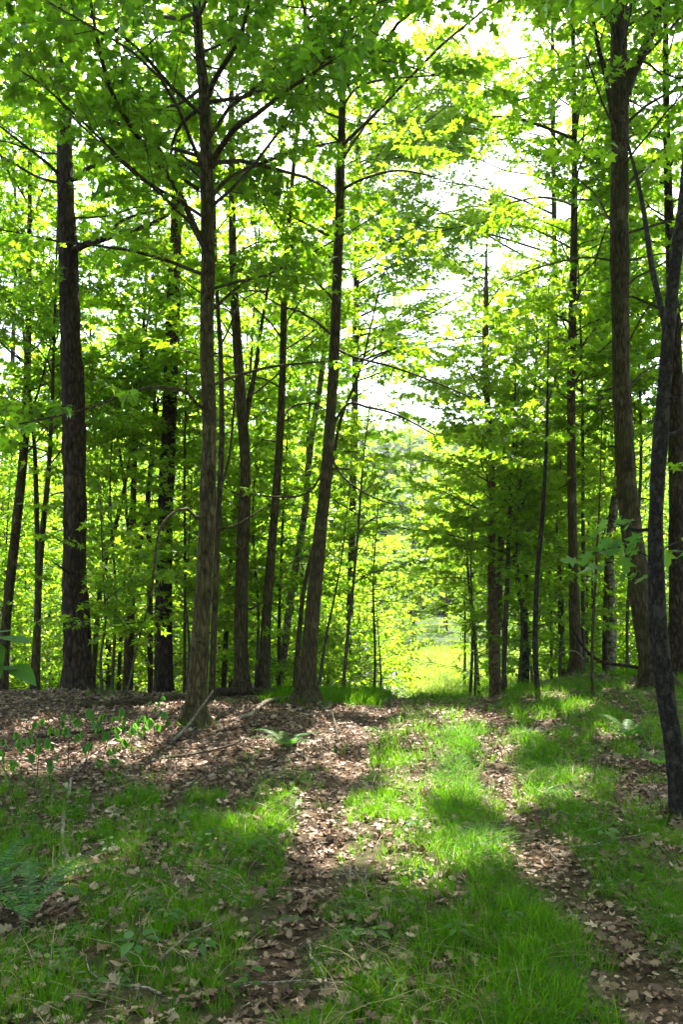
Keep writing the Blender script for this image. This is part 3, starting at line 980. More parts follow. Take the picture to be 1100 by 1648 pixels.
traced_tree('oak_tree', 'tree', 'big furrowed trunk curving as it rises, forked high up', T_E, 11.4, B_GREY, 15, .75, 40, .24, freq=15, seed=28, limbs=[
    limb((1008, 150, 0, 18), (1018, 122, -.05, 16), (1042, 70, -.3, 15), (1066, 0, -.6, 12), (1080, -60, -.8, 10)),
    limb((990, 215, 0, 9), (984, 175, -.1, 8), (975, 120, -.3, 8), (964, 78, -.5, 7), (953, 20, -.8, 6), dens=1.5),
    limb((1004, 30, 0, 8), (1015, 12, .1, 7), (1032, -10, .3, 6)),
    limb((1005, 565, 0, 3), (1040, 500, -.4, 2.5), (1060, 480, -.8, 2), dens=0),
    limb((988, 420, 0, 4), (940, 415, -.6, 3.5), (870, 430, -1.3, 3), (810, 455, -1.8, 2), dens=3),
    limb((1003, 640, .1, 4), (1035, 600, .4, 3), (1080, 580, .9, 2), dens=3)],
    crown=dict(z0=5.2, z1=14, n=36, L=3.2, leaf='mid', var0=.4))
traced_tree('cherry_tree', 'tree', 'dark flaky-barked crooked trunk nearest the camera, bending out of view', T_F, 5.75, B_CHERRY, 9, .6, 36, .26, seed=29, limbs=[
    limb((1075, 545, 0, 13), (1066, 500, .1, 11), (1050, 430, .3, 10), (1036, 335, .6, 8), (1022, 272, .8, 6), (1000, 190, 1.2, 4), dens=2),
    limb((1059, 905, 0, 3), (1040, 893, .1, 2.6), (1005, 880, .2, 2.2), (965, 885, .3, 1.6), (940, 905, .35, 1), dens=0),
    limb((1060, 890, 0, 3), (1085, 875, .2, 2.4), (1120, 868, .5, 1.6), dens=0)],
    crown=dict(z0=5.4, z1=9, n=18, L=2.8, leaf='maple', size=.10, var0=.35, el=.4))
traced_tree('forest_tree', 'tree', 'thick dark trunk standing behind the crooked flaky trunk', T_G, 13, B_PINE, 14, .7, 18, .12, seed=30,
            crown=dict(z0=4.5, z1=13, n=28, L=2.6, var0=.45))
traced_tree('birch_tree', 'tree', 'pale mottled trunk behind the big furrowed trunk',
            [(985, 1062, 17), (986, 980, 16), (982, 900, 15), (990, 820, 13), (1000, 700, 10)], 16, B_BIRCH, 9, .2, 12, .06, seed=31,
            crown=dict(z0=4, z1=8.6, n=20, L=2.0, var0=.6))
traced_tree('forest_tree', 'tree', 'airy tree arching over the meadow gap, its stem hidden behind the leaning trunk',
            [(560, 1090, 14), (566, 900, 13), (572, 600, 12), (576, 300, 10), (579, 140, 9)], 20, B_GREY, 15.5, .2, 10, .06, seed=34,
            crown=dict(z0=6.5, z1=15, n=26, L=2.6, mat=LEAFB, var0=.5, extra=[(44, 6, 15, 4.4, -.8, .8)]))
traced_tree('forest_tree', 'tree', 'airy tree on the right bank whose boughs reach over the meadow gap',
            [(905, 1075, 12), (902, 900, 11), (896, 600, 10), (892, 300, 9), (890, 100, 8)], 19.5, B_GREY, 15, .2, 10, .06, seed=35,
            crown=dict(z0=7, z1=14.5, n=14, L=2.4, mat=LEAFB, var0=.6, extra=[(40, 8.5, 14.5, 4.3, 2.3, 4.0)]))
traced_tree('slender_tree', 'tree', 'dark stem pressed against the pale mottled trunk',
            [(974, 1062, 10), (976, 960, 10), (980, 860, 8), (992, 760, 6)], 16.3, B_GREY, 8, .1, 8, .06, seed=32,
            crown=dict(z0=3.6, z1=7.6, n=16, L=1.8, var0=.6))
traced_tree('slender_tree', 'tree', 'thin dark stem seen between the big furrowed trunk and the flaky one',
            [(1010, 1062, 6), (1012, 960, 6), (1030, 800, 6), (1032, 680, 5), (1028, 560, 4)], 15.2, B_TWIG, 8, .1, 8, .05, seed=33,
            crown=dict(z0=3.2, z1=7.6, n=16, L=1.7, var0=.5))


traced_tree('sapling', 'sapling', 'short spindly sapling on the litter in front of the thick pine',
            [(198, 1130, 6), (208, 1100, 5), (218, 1050, 4), (236, 985, 2.5), (246, 940, 2)], 10.9, B_TWIG, 1.9, .1, 6, 0, seed=36,
            crown=dict(z0=.7, z1=1.7, n=8, L=.7, var0=.6))
traced_tree('sapling', 'sapling', 'leafy little sapling right before the thick pine trunk',
            [(165, 1125, 6), (162, 1060, 5), (170, 1000, 4), (166, 930, 2.5)], 11.2, B_TWIG, 2.6, .1, 6, 0, seed=37,
            crown=dict(z0=.8, z1=2.5, n=12, L=.8, var0=.7))
traced_tree('sapling', 'sapling', 'leafy little sapling between the fallen log and the straight trees',
            [(300, 1120, 6), (305, 1040, 5), (298, 960, 4), (304, 880, 2.5)], 13.2, B_TWIG, 3.2, .1, 6, 0, seed=38,
            crown=dict(z0=1.0, z1=3.1, n=14, L=1.0, var0=.7))


for q_, (u_, d_, h_, lb) in enumerate([(180, 13.2, 4.4, 'leafy sapling filling the gap between the thick pine and the crooked forked tree'),
                                     (330, 13.6, 4.6, 'leafy sapling right behind the blotched maple'),
                                     (410, 14.2, 4.2, 'leafy sapling between the two straight trees behind the log'),
                                     (835, 14.6, 3.6, 'bright leafy sapling on the right bank among dark stems'),
                                     (755, 16.4, 4.4, 'bright leafy sapling where the right wheel rut ends'),
                                     (900, 15.2, 4.0, 'bright leafy sapling beside the tall straight grey tree')]):
    vb = HOR + (EYE - float(ground((u_ - 550) / F * d_, d_))) / d_ * F
    k_ = F / d_
    traced_tree('sapling', 'sapling', lb, [(u_, vb, 6), (u_ + 6, vb - .35 * h_ * k_, 5), (u_ - 3, vb - .7 * h_ * k_, 3.5), (u_ + 4, vb - h_ * k_, 2)], d_, B_TWIG, None, .1, 6, 0, seed=50 + q_,
                crown=dict(z0=float(ground((u_ - 550) / F * d_, d_)) + 1.0, z1=float(ground((u_ - 550) / F * d_, d_)) + h_, n=15, L=1.25, mat=LEAFB, var0=.6))


# ------------------------------------------------------------------ hemlock-like saplings with flat needle layers
def conifer(label, u, d, H, n, L, seed, name='hemlock_sapling', mat=HEMLOCK, z0=.5, leaf='comb', group=None, r0=.03):
    x = (u - 550) / F * d
    g = float(ground(x, d))
    base = np.array([x, d, g])
    r = np.random.default_rng(seed)
    root = thing(name, label, 'conifer', base, group)
    lean = r.normal(0, .03, 2)
    hs = np.linspace(-.2, H, 14)
    pts = np.stack([x + lean[0] * hs + .03 * np.sin(hs * 2), d + lean[1] * hs, g + hs], 1)
    V, Fq = tube(pts, r0 * np.linspace(1, .12, 14), 8, .08, seed)
    mk('trunk', [(V, Fq, 0, .5)], [B_TWIG], root, base)
    cr = Crown()
    for k in range(n):
        q = (k + r.random()) / n
        z = z0 + (H - z0) * q
        p = np.array([np.interp(z, hs, pts[:, 0]), np.interp(z, hs, pts[:, 1]), g + z])
        cr.branch(p, k * 2.4 + r.uniform(-.5, .5), r.uniform(-.05, .2), L * (1 - q) ** .7 * r.uniform(.7, 1.2) + .15, .008, r, .5, 6.0, 4)
    cr.build(root, base, leaf, [mat, B_TWIG], .13, .055, True, tilt=.2, seed=seed, hang=.1, var0=.55)
    return root


conifer('feathery dark hemlock sapling overhanging the meadow gap', 764, 15.2, 3.8, 24, 1.7, 61)
conifer('taller hemlock sapling among the dark stems on the right bank', 850, 18, 6.0, 34, 1.8, 62)
conifer('hemlock sapling spreading flat sprays beside the thin sapling by the path', 600, 15.5, 4.6, 26, 1.4, 63, z0=2.0)
conifer('small bluish conifer bush at the meadow edge', 612, 16.8, 2.3, 34, .6, 64, 'juniper_bush', NEEDLE, .15)
conifer('hemlock sapling behind the big furrowed trunk', 1030, 17, 7.5, 36, 2.0, 65)


# ------------------------------------------------------------------ forest behind: a few kinds, copied
def wood_tree(name, H, r0, n, L, z0, seed, mat, leaf='far', size=.11, bark=B_GREY, spacing=.027, dens=5.0, var0=.55, el=.5, fork=False, label='', group='', cat='tree'):
    r = np.random.default_rng(seed)
    root = thing(name, label, cat, (0, 0, 0), group)
    hs = np.linspace(-.6, H, 22)
    ph = r.uniform(0, 6, 4)
    pts = np.stack([.10 * np.sin(hs * .5 + ph[0]) + .02 * hs * math.cos(ph[2]), .1 * np.sin(hs * .43 + ph[1]) + .02 * hs * math.sin(ph[3]), hs], 1)
    rad = r0 * np.linspace(1, .1, 22) * (1 + .5 * np.exp(-np.maximum(hs, 0) / .3))
    V, Fq = tube(pts, rad, 9, .1, seed)
    mk('trunk', [(V, Fq, 0, .5)], [bark], root)
    cr = Crown()
    for k in range(n):
        q = (k + r.random()) / n
        z = z0 + (H - z0) * q
        p = np.array([np.interp(z, hs, pts[:, 0]), np.interp(z, hs, pts[:, 1]), z])
        Lk = L * (((1 - q) ** .5) * .7 + .3) * r.uniform(.6, 1.2)
        cr.branch(p, k * 2.4 + r.uniform(-.6, .6), el * r.uniform(.2, 1.4), Lk, (.006 * Lk + .002), r, dens=dens, sides=4)
    cr.build(root, (0, 0, 0), leaf, [mat, B_TWIG], size, spacing, None, var0=var0, seed=seed)
    return root


GL = 'woodland trees beyond the crest left of the path'
GR = 'woodland trees beyond the crest right of the path'
LBL = {'tall': 'tall leafy tree in the sunlit wood beyond the left crest',
       'talr': 'tall leafy tree in the sunlit wood beyond the right bank',
       'undl': 'leafy young tree filling the wood beyond the left crest',
       'undr': 'leafy young tree filling the wood beyond the right bank',
       'line': 'pale sunlit tree on the far side of the meadow'}
protoT = [wood_tree('woodland_tree', 19 + 1.5 * k, .14 + .02 * k, 66, 3.2, 4.2, 200 + k, LEAFB if k % 2 else LEAF, size=.12, var0=(.35, .6, .6)[k], label=LBL['tall'], group=GL) for k in range(3)]
protoU = [wood_tree('young_tree', 6.5 + k * 1.2, .04 + .008 * k, 42, 2.0, .3, 300 + k, LEAFB if k != 1 else LEAF, leaf='far', size=(.085, .11, .095)[k], var0=(.35, .5, .6)[k], label=LBL['undl'], group=GL) for k in range(3)]
protoV = [wood_tree('young_tree', 6.2 + k, .04, 34, 2.1, 2.7, 340 + k, LEAFB if k else LEAF, leaf='far', size=.10, var0=.6, label=LBL['undr'], group=GR) for k in range(2)]
used = set()


def put(protos, k, x, y, label, group, sc=1.0):
    o = protos[k]
    loc = (x, y, float(ground(x, y)))
    rz = random.uniform(0, 6.28)
    if id(o) not in used:
        used.add(id(o))
        o.location = loc
        o.rotation_euler = (0, 0, rz)
        o.scale = (sc, sc, sc)
        o['label'], o['group'] = label, group
        return o
    return copy_tree(o, loc, rz, sc, label, group)


def scatter(n, ulo, uhi, d0, d1, mind, seed, lo=-1e9, hi=1e9):
    r = random.Random(seed)
    pts = []
    for _ in range(n * 40):
        d = d0 + (d1 - d0) * r.random() ** 1.1
        u = r.uniform(ulo, uhi)
        x = (u - 550) / F * d
        if x + 1.7 > (hi - 550) / F * d or x - 1.7 < (lo - 550) / F * d:
            continue
        if all((x - a) ** 2 + (d - b) ** 2 > (mind * (1 + .02 * d)) ** 2 for a, b in pts):
            pts.append((x, d))
        if len(pts) >= n:
            break
    return pts


for q, (x, y) in enumerate(scatter(22, -420, 540, 33, 56, 2.8, 5, hi=600)):
    put(protoT, q % 3, x, y, LBL['tall'], GL, random.uniform(.85, 1.15))
for q, (x, y) in enumerate(scatter(60, -330, 560, 15, 36, 1.3, 6, hi=640)):
    put(protoU, q % 3, x, y, LBL['undl'], GL, random.uniform(.8, 1.25))
for q, (x, y) in enumerate(scatter(12, 900, 1600, 34, 54, 2.8, 7, lo=820)):
    put(protoT, (q + 1) % 3, x, y, LBL['talr'], GR, random.uniform(.85, 1.15))
for q, (x, y) in enumerate(scatter(38, 790, 1450, 16.5, 36, 1.3, 8, lo=770)):
    put(protoU, (q + 1) % 3, x, y, LBL['undr'], GR, random.uniform(.8, 1.2))
for q, (x, y) in enumerate([(-5, -3), (4.5, -4), (-1, -8), (-9, -8), (8, -9), (2.5, -13), (-7, 2), (7.5, 3), (-11, 6), (11, 6), (-4, -14), (9, -1), (-13, 0), (13, 1)]):  # unseen trees added to cut the skylight on trunks and ground
    put(protoT, q % 3, x, y, 'unseen tall tree added beside and behind the viewpoint to block skylight', 'unseen trees added round the viewpoint for shade', random.uniform(.9, 1.15))
# sunlit shrubs, leaves only and no blossom, on the left of the meadow gap
shrub = wood_tree('sunlit_shrub', 3.0, .03, 44, 1.3, .15, 400, LEAFB, leaf='far', size=.075, var0=.6, label='pale yellow sunlit shrub where the path meets the meadow', group='pale sunlit shrubs at the meadow edge', cat='shrub')
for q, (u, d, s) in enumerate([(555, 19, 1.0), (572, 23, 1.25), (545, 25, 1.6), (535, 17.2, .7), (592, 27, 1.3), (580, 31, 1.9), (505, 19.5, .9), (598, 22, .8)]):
    x = (u - 550) / F * d
    if q == 0:
        shrub.location = (x, d, float(ground(x, d)))
        shrub.scale = (s, s, s)
    else:
        copy_tree(shrub, (x, d, float(ground(x, d))), q * 1.3, s)
# small bright trees right of the meadow gap
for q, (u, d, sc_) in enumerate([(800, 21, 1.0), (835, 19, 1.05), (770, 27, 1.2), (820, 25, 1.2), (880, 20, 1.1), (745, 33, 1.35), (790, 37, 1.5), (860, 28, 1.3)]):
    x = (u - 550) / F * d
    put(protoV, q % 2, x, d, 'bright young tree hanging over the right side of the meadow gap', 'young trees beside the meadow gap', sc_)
# tree line across the meadow
for q, (x, y) in enumerate(scatter(18, 430, 900, 62, 84, 2.5, 9)):
    put(protoT, q % 3, x, y, LBL['line'], 'trees on the far side of the meadow', random.uniform(.55, .8))

for q, (x, y) in enumerate(scatter(26, 520, 860, 53, 61, 1.3, 12)):
    put(protoU, q % 3, x, y, 'low leafy tree at the far edge of the meadow', 'low trees along the far edge of the meadow', random.uniform(.4, .85))

# the wooded hillside far off
fw = []
r = np.random.default_rng(70)
nb = 900
d = r.uniform(105, 345, nb)
u = r.uniform(150, 1050, nb)
bx_ = (u - 550) / F * d
gz_ = ground(bx_, d)
for k in range(nb):
    m = 110
    con = noise(bx_[k] / 30, d[k] / 30, 31) > .66
    hgt = r.uniform(9, 15)
    wd = r.uniform(2.2, 3.6) * (.7 if con else 1)
    th, zz = r.uniform(0, 6.283, m), r.random(m)
    prof = (1 - zz) ** .8 if con else np.sqrt(np.clip(1 - (2 * zz - .9) ** 2, .05, 1))
    rr = wd * prof * r.uniform(.6, 1.05, m)
    pos = np.stack([bx_[k] + rr * np.cos(th), d[k] + rr * np.sin(th), gz_[k] + .5 + zz * hgt], 1)
    yd = np.stack([np.cos(th), np.sin(th), r.uniform(-.8, .5, m)], 1) + r.normal(0, .3, (m, 3))
    V, Fc, va = stamp('far', pos, yd, np.array([0, 0, 1.0]) + r.normal(0, .5, (m, 3)), r.uniform(1.2, 2.4, m) * (.8 if con else 1), np.clip((.25 if con else .6) + r.normal(0, .15, m), 0, 1))
    fw.append((V, Fc, 1 if con else 0, va))
o = mk('far_wood', fw, [FARLEAF, NEEDLE])
o['kind'] = 'stuff'


# ------------------------------------------------------------------ ground cover
def blades(cx, cy, nper, hmin, hmax, spread, r, lean=.45, width=.0019, hs=None):
    n = len(cx) * nper
    ti = np.repeat(np.arange(len(cx)), nper)
    a = r.uniform(0, 6.283, n)
    rad = spread * np.sqrt(r.random(n))
    x, y = cx[ti] + rad * np.cos(a), cy[ti] + rad * np.sin(a)
    z = ground(x, y) - .004
    tl = r.uniform(.6, 1.2, len(cx)) if hs is None else hs
    h = r.uniform(hmin, hmax, n) * tl[ti]
    wind = r.uniform(0, 6.283, len(cx))[ti]
    da = np.where(r.random(n) < .45, wind + r.normal(0, .5, n), a + r.normal(0, .5, n))
    k = np.abs(r.normal(lean, .3, n)) + .12
    dx, dy = np.cos(da), np.sin(da)
    wv = r.uniform(0, 6.283, n)
    ts = np.array([0, .3, .58, .82, 1.0])
    V = []
    for t in ts:
        out = h * k * t ** 1.9
        up = h * (t - .42 * np.minimum(k, 1.3) * t ** 2.4)
        px, py, pz = x + dx * out, y + dy * out, z + up
        wd = width * (1 - t ** 1.6) * (.7 + h * 2.2)
        V.append(np.stack([px - np.cos(wv) * wd, py - np.sin(wv) * wd, pz], 1))
        if t < 1:
            V.append(np.stack([px + np.cos(wv) * wd, py + np.sin(wv) * wd, pz], 1))
    V = np.stack(V, 1).reshape(-1, 3)
    o9 = (np.arange(n) * 9)[:, None]
    q = np.concatenate([o9 + np.array([a_, a_ + 1, a_ + 3, a_ + 2]) for a_ in (0, 2, 4)])
    t3 = o9 + np.array([6, 7, 8])
    var = np.clip(.35 + .25 * r.random(len(cx))[ti] + .35 * (r.random(n) - .4), 0, 1)
    var = np.where(r.random(n) < .05, 1.0, var)
    return V, q, t3, np.repeat(var, 9)


def grass_parts(cx, cy, *a, **k):
    V, q, t3, var = blades(cx, cy, *a, **k)
    n = len(V)
    return [(V, q, 0, var), (np.zeros((0, 3)), t3, 0, 0)], V, q, t3, var


r = np.random.default_rng(80)
gp = []
N = 6200
yy = 1.2 + 13.3 * r.random(N * 3) ** .8
xx = (r.random(N * 3) - .5) * (1.05 * yy + 1.6)
keep = r.random(N * 3) < grass_density(xx, yy) ** 1.55
xx, yy = xx[keep], yy[keep]


def merge_blades(V, q, t3, var):
    # quads and tip triangles as triangles of one vertex set
    tri = np.concatenate([q[:, [0, 1, 2]], q[:, [0, 2, 3]], t3])
    return (V, tri, 0, var)


hn = .55 + .75 * noise(xx * 1.3, yy * 1.3, 40)
near = yy < 6.5
gp.append(merge_blades(*blades(xx[near], yy[near], 28, .06, .17, .05, r, hs=hn[near])))
gp.append(merge_blades(*blades(xx[~near], yy[~near], 15, .08, .20, .08, r, width=.0026, hs=hn[~near])))
# dense bright grass on the crest left and right of the ruts
cx = r.uniform(-1.0, .75, 900)
cy = r.uniform(11.2, 15.2, 900)
k = cx < np.interp(cy, RUT_Y, RUT_L) - .25
gp.append(merge_blades(*blades(cx[k], cy[k], 16, .10, .24, .09, r, width=.004)))
# fallen-over tufts along the ruts
yy2 = r.uniform(2.2, 9, 700)
xx2 = np.interp(yy2, RUT_Y, RUT_R) + np.where(r.random(700) < .5, 1, -1) * r.uniform(.22, .5, 700)
gp.append(merge_blades(*blades(xx2, yy2, 20, .10, .2, .05, r, lean=1.3)))
# meadow
mx = r.uniform(-4, 14, 9000)
my = r.uniform(17, 56, 9000)
u_ = 550 + mx / my * F
k = (u_ > 480) & (u_ < 900) & (mx > .02 * my - .6)
gp.append(merge_blades(*blades(mx[k], my[k], 9, .2, .5, .25, r, width=.008)))
gp[-1] = (gp[-1][0], gp[-1][1], 1, gp[-1][3])
# tufts round the feet of the trees
tb = np.array([(x + (br * 1.5 + .25 * q ** 2) * math.cos(a), y + (br * 1.5 + .25 * q ** 2) * math.sin(a)) for x, y, br in BASES if y < 15.5
               for q, a in zip(r.random(10 if x > -.5 else 3), r.uniform(0, 6.283, 10))])
gp.append(merge_blades(*blades(tb[:, 0], tb[:, 1], 12, .08, .2, .05, r, width=.0028)))
# dry straw among the blades
k = r.random(len(xx)) < .22
p_ = merge_blades(*blades(xx[k], yy[k], 4, .08, .2, .08, r, lean=1.5, width=.0017))
gp.append((p_[0], p_[1], 2, p_[3]))
o = mk('grass', gp, [GRASS, MEADOWG, STRAW])
o['kind'] = 'stuff'

# dead leaves: lobed, curled
half = [(.12, .06), (.10, .16), (.30, .26), (.14, .36), (.36, .52), (.15, .60), (.26, .80), (.09, .84)]
VV = [(0, 0), (0, .3), (0, .65), (0, 1.0)] + half + [(-x, y) for x, y in half]
TT = []
for k0 in (4, 12):
    s_ = [0] + list(range(k0, k0 + 8)) + [3]
    ctr = [1, 1, 1, 1, 2, 2, 2, 2, 2]
    for a in range(9):
        f = (ctr[a], s_[a], s_[a + 1])
        TT.append(f if k0 == 4 else f[::-1])
    TT.append((1, s_[4], 2) if k0 == 4 else (2, s_[4], 1))
VV = np.array(VV)
for nm, cz in (('oak_a', .9), ('oak_b', -.8), ('oak_c', .35)):
    zc = cz * (VV[:, 0] ** 2 * 2.2) + .35 * (VV[:, 1] - .5) ** 2 * np.sign(cz) + .10 * np.sin(VV[:, 1] * 9 + VV[:, 0] * 6)
    TM[nm] = (np.c_[VV, zc], np.array(TT))
TM['dead_maple'] = (lambda V, T: (np.c_[V[:, :2], .5 * np.abs(V[:, 0]) + .25 * np.sin(V[:, 1] * 5)], T))(*TM['maple'])
ov = TM['oval'][0]
TM['dead_oval'] = (np.c_[ov[:, 0] * 1.25, ov[:, 1], .9 * ov[:, 0] ** 2 * 4 + .12 * np.sin(ov[:, 1] * 7)], TM['oval'][1])
TM['scrap'] = (np.array([(-.2, 0, 0), (.25, .1, .05), (.35, .55, -.05), (.05, .8, .1), (-.3, .5, .0)]), np.array([(0, 1, 2), (0, 2, 3), (0, 3, 4)]))
lp = []
for nm, cnt in (('oak_a', 13000), ('oak_b', 13000), ('oak_c', 11000), ('dead_maple', 2000), ('dead_oval', 20000), ('scrap', 34000)):
    yy = 1.0 + 13.5 * r.random(cnt) ** .72
    xx = (r.random(cnt) - .5) * (1.05 * yy + 1.6)
    gd = grass_density(xx, yy)
    k = r.random(cnt) > gd * .5
    xx, yy = xx[k], yy[k]
    n = len(xx)
    a = r.uniform(0, 6.283, n)
    z = ground(xx, yy) + r.uniform(.002, .028, n)
    yd = np.stack([np.cos(a), np.sin(a), r.normal(0, .18, n)], 1)
    zd = np.array([0, 0, 1.0]) + r.normal(0, .42, (n, 3))
    rl = np.minimum(*rut_dist(xx, yy))
    sz = {'scrap': .45, 'dead_oval': .75}.get(nm, 1.0) * (.03 + .065 * r.random(n) ** 1.6) * np.where(rl < .25, .9, 1)
    V, Fc, va = stamp(nm, np.stack([xx, yy, z], 1), yd, zd, sz, np.clip(r.beta(1.6, 2.2, n), 0, 1))
    lp.append((V, Fc, 0, va))
# leaves banked against the trunks
for x, y, br in BASES:
    if y < 15 and br > .02:
        n = int(90 + 900 * br)
        q = r.random(n) ** 1.6
        a = r.uniform(0, 6.283, n)
        rad = br * 1.15 + q * (.12 + br * 1.6)
        px, py = x + rad * np.cos(a), y + rad * np.sin(a)
        pz = ground(px, py) + (1 - q) * (.02 + .25 * br) * r.uniform(.3, 1, n)
        b = r.uniform(0, 6.283, n)
        zd = np.stack([np.cos(a) * .6, np.sin(a) * .6, np.ones(n)], 1) + r.normal(0, .35, (n, 3))
        V, Fc, va = stamp(('oak_a', 'oak_c', 'dead_oval')[n % 3], np.stack([px, py, pz], 1), np.stack([np.cos(b), np.sin(b), r.normal(0, .2, n)], 1), zd, r.uniform(.04, .09, n), np.clip(r.beta(1.6, 2.2, n), 0, 1))
        lp.append((V, Fc, 0, va))
o = mk('fallen_leaves', lp, [LITTER])
o['kind'] = 'stuff'


# ------------------------------------------------------------------ ferns
def frond(L, az, el, r, mat, width=.16, npin=26):
    ts = np.linspace(0, 1, 16)
    pts = [np.zeros(3)]
    e = el
    for k in range(15):
        pts.append(pts[-1] + np.array([math.cos(az) * math.cos(e), math.sin(az) * math.cos(e), math.sin(e)]) * L / 15)
        e -= (el + .35) / 15 * (1.0 + .3 * r.random())
    pts = np.array(pts)
    V, Fq = tube(pts, np.linspace(.0032, .0006, 16), 4)
    parts = [(V, Fq, 0, .3)]
    side = np.array([-math.sin(az), math.cos(az), 0])
    pos, yd, zd, sz = [], [], [], []
    for k in range(npin):
        t = .16 + .82 * k / npin
        p = np.array([np.interp(t, ts, pts[:, c]) for c in range(3)])
        q = np.array([np.interp(min(1, t + .06), ts, pts[:, c]) for c in range(3)])
        tg = unit(q - p + 1e-9)
        l = width * math.sin(math.pi * min(1, (t * .86 + .12))) ** .7 * (1.05 - t * .55)
        for s in (-1, 1):
            pos.append(p)
            yd.append(side * s + tg * .35 + np.array([0, 0, -.12]))
            zd.append(np.cross(tg, side) * (1 if np.cross(tg, side)[2] > 0 else -1) + r.normal(0, .08, 3))
            sz.append(l * r.uniform(.9, 1.1))
    V, Fc, va = stamp('pinna', np.array(pos), np.array(yd), np.array(zd), np.array(sz), np.clip(r.normal(.5, .28, len(pos)), 0, 1))
    parts.append((V, Fc, 0, va))
    return parts


pv, pt = [(0, 0, 0)], []
pr_ = 0
for k in range(1, 10):
    y = k / 9
    pv.append((0, y, -.08 * y * y))
    for sd in (-1, 1):
        wd = .15 * (1 - y) ** .8 * (1.0 if k % 2 else .72) + .004
        pv.append((sd * wd, y - .04, -.08 * y * y - .03))
    b = len(pv) - 3
    if k == 1:
        pt += [(0, b + 2, b), (0, b, b + 1)]
    else:
        pt += [(b - 3, b - 1, b + 2), (b - 3, b + 2, b), (b - 3, b, b + 1), (b - 3, b + 1, b - 2)]
TM['pinna'] = (np.array(pv, float), np.array(pt))


def fern(label, u, v, L, n, seed, az0=0, azr=6.283, mat=FERN, el=1.0, width=.16):
    base = on_ground(u, v)
    root = thing('fern', label, 'fern', base)
    r = np.random.default_rng(seed)
    for k in range(n):
        az = az0 + azr * (k + .5 * r.random()) / n
        mk('frond', frond(L * r.uniform(.75, 1.1), az, el * r.uniform(.75, 1.15), r, mat, width), [mat], root)
    return root


fern('large dark fern beside the pale crooked stick', 45, 1480, .60, 8, 91, .0, 6.28, el=1.15, width=.075)
fern('dark fern at the left edge behind the large one', -12, 1440, .52, 7, 92, el=1.15, width=.07)
fern('pale sunlit fern on the litter between maple and left rut', 462, 1204, .5, 8, 93, HERB and .2, mat=HERB, el=.9, width=.07)
fern('light green fern at the foot of the big furrowed trunk', 1010, 1190, .5, 7, 94, .2, mat=HERB, el=1.0, width=.08)
fern('small fern near the flaky crooked trunk', 1060, 1235, .35, 6, 95, .8, mat=HERB, el=1.0, width=.06)


# ------------------------------------------------------------------ low plants
def herb(name, label, cat, h, nl, size, seed, leaf='oval', whorl=False, mat=HERB, group=None, hang=.1):
    r = np.random.default_rng(seed)
    root = thing(name, label, cat, (0, 0, 0), group)
    hs = np.linspace(-.02, h, 7)
    pts = np.stack([.12 * hs * math.cos(seed), .12 * hs * math.sin(seed), hs], 1)
    parts_s = [(*tube(pts, np.linspace(.0028, .0012, 7), 5), 0, .4)]
    pos, yd, sz = [], [], []
    for k in range(nl):
        q = 1.0 if whorl else .35 + .65 * (k + 1) / nl
        p = np.array([np.interp(q * h, hs, pts[:, c]) for c in range(3)])
        a = k * (6.283 / nl if whorl else 2.4) + r.uniform(-.3, .3)
        dd = np.array([math.cos(a), math.sin(a), r.uniform(0, .35)])
        e = p + unit(dd) * size * .45
        parts_s.append((*tube(np.array([p, (p + e) / 2 + [0, 0, .01], e]), [.0012, .001, .0008], 4), 0, .5))
        pos.append(e)
        yd.append(unit(dd) - np.array([0, 0, hang * r.uniform(.6, 2.5)]))
        sz.append(size * r.uniform(.7, 1.15))
    mk('stem', parts_s, [mat], root)
    V, Fc, va = stamp(leaf, np.array(pos), np.array(yd), np.array([0, 0, 1.0]) + r.normal(0, .2, (nl, 3)), np.array(sz), np.clip(r.normal(.5, .2, nl), 0, 1))
    mk('foliage', [(V, Fc, 0, va)], [mat], root)
    return root


HG = 'leafy seedlings scattered in the grass'
HL = 'small leafy green seedling growing among grass and dead leaves'
hp = [herb('seedling', HL, 'seedling', .14, 8, .055, 3, 'oval', group=HG), herb('seedling', HL, 'seedling', .10, 5, .06, 4, 'oval', True, group=HG),
      herb('seedling', HL, 'seedling', .18, 10, .055, 5, 'maple', group=HG), herb('seedling', HL, 'seedling', .13, 6, .07, 6, 'oval', True, group=HG)]
spots = [(330, 1385), (300, 1410), (370, 1400), (405, 1385), (390, 1355), (345, 1360), (250, 1480), (275, 1500), (440, 1370), (420, 1345), (180, 1340), (290, 1345),
         (240, 1470), (310, 1455), (360, 1440), (560, 1470), (580, 1500), (570, 1530), (545, 1420), (600, 1540), (700, 1220), (905, 1165), (640, 1175), (910, 1330),
         (60, 1350), (130, 1300), (200, 1290), (460, 1260), (365, 1250), (410, 1290), (840, 1230), (870, 1190), (960, 1215), (1000, 1260), (680, 1480), (740, 1530),
         (850, 1120), (800, 1105), (820, 1095), (760, 1110), (720, 1130), (380, 1470), (150, 1520), (330, 1560), (460, 1465), (230, 1390), (170, 1395)]
r = random.Random(9)
for _ in range(60):
    v = 1120 + 500 * r.random() ** .8
    u = r.uniform(20, 1080)
    q_ = on_ground(u, v)
    if float(grass_density(q_[0], q_[1])) > .15 or r.random() < .15:
        spots.append((u, v))
hused = set()
for q, (u, v) in enumerate(spots):
    b = on_ground(u + r.uniform(-6, 6), v)
    o = hp[q % 4]
    if q % 4 not in hused:
        hused.add(q % 4)
        o.location = b
        o.rotation_euler = (0, 0, r.uniform(0, 6))
    else:
        copy_tree(o, b, r.uniform(0, 6), r.uniform(.5, 1.05))
o = herb('seedling', 'bluish pale-leaved seedling alone in the dark grass', 'seedling', .11, 6, .085, 7, 'oval', True, FERN)
o.location = on_ground(215, 1560)

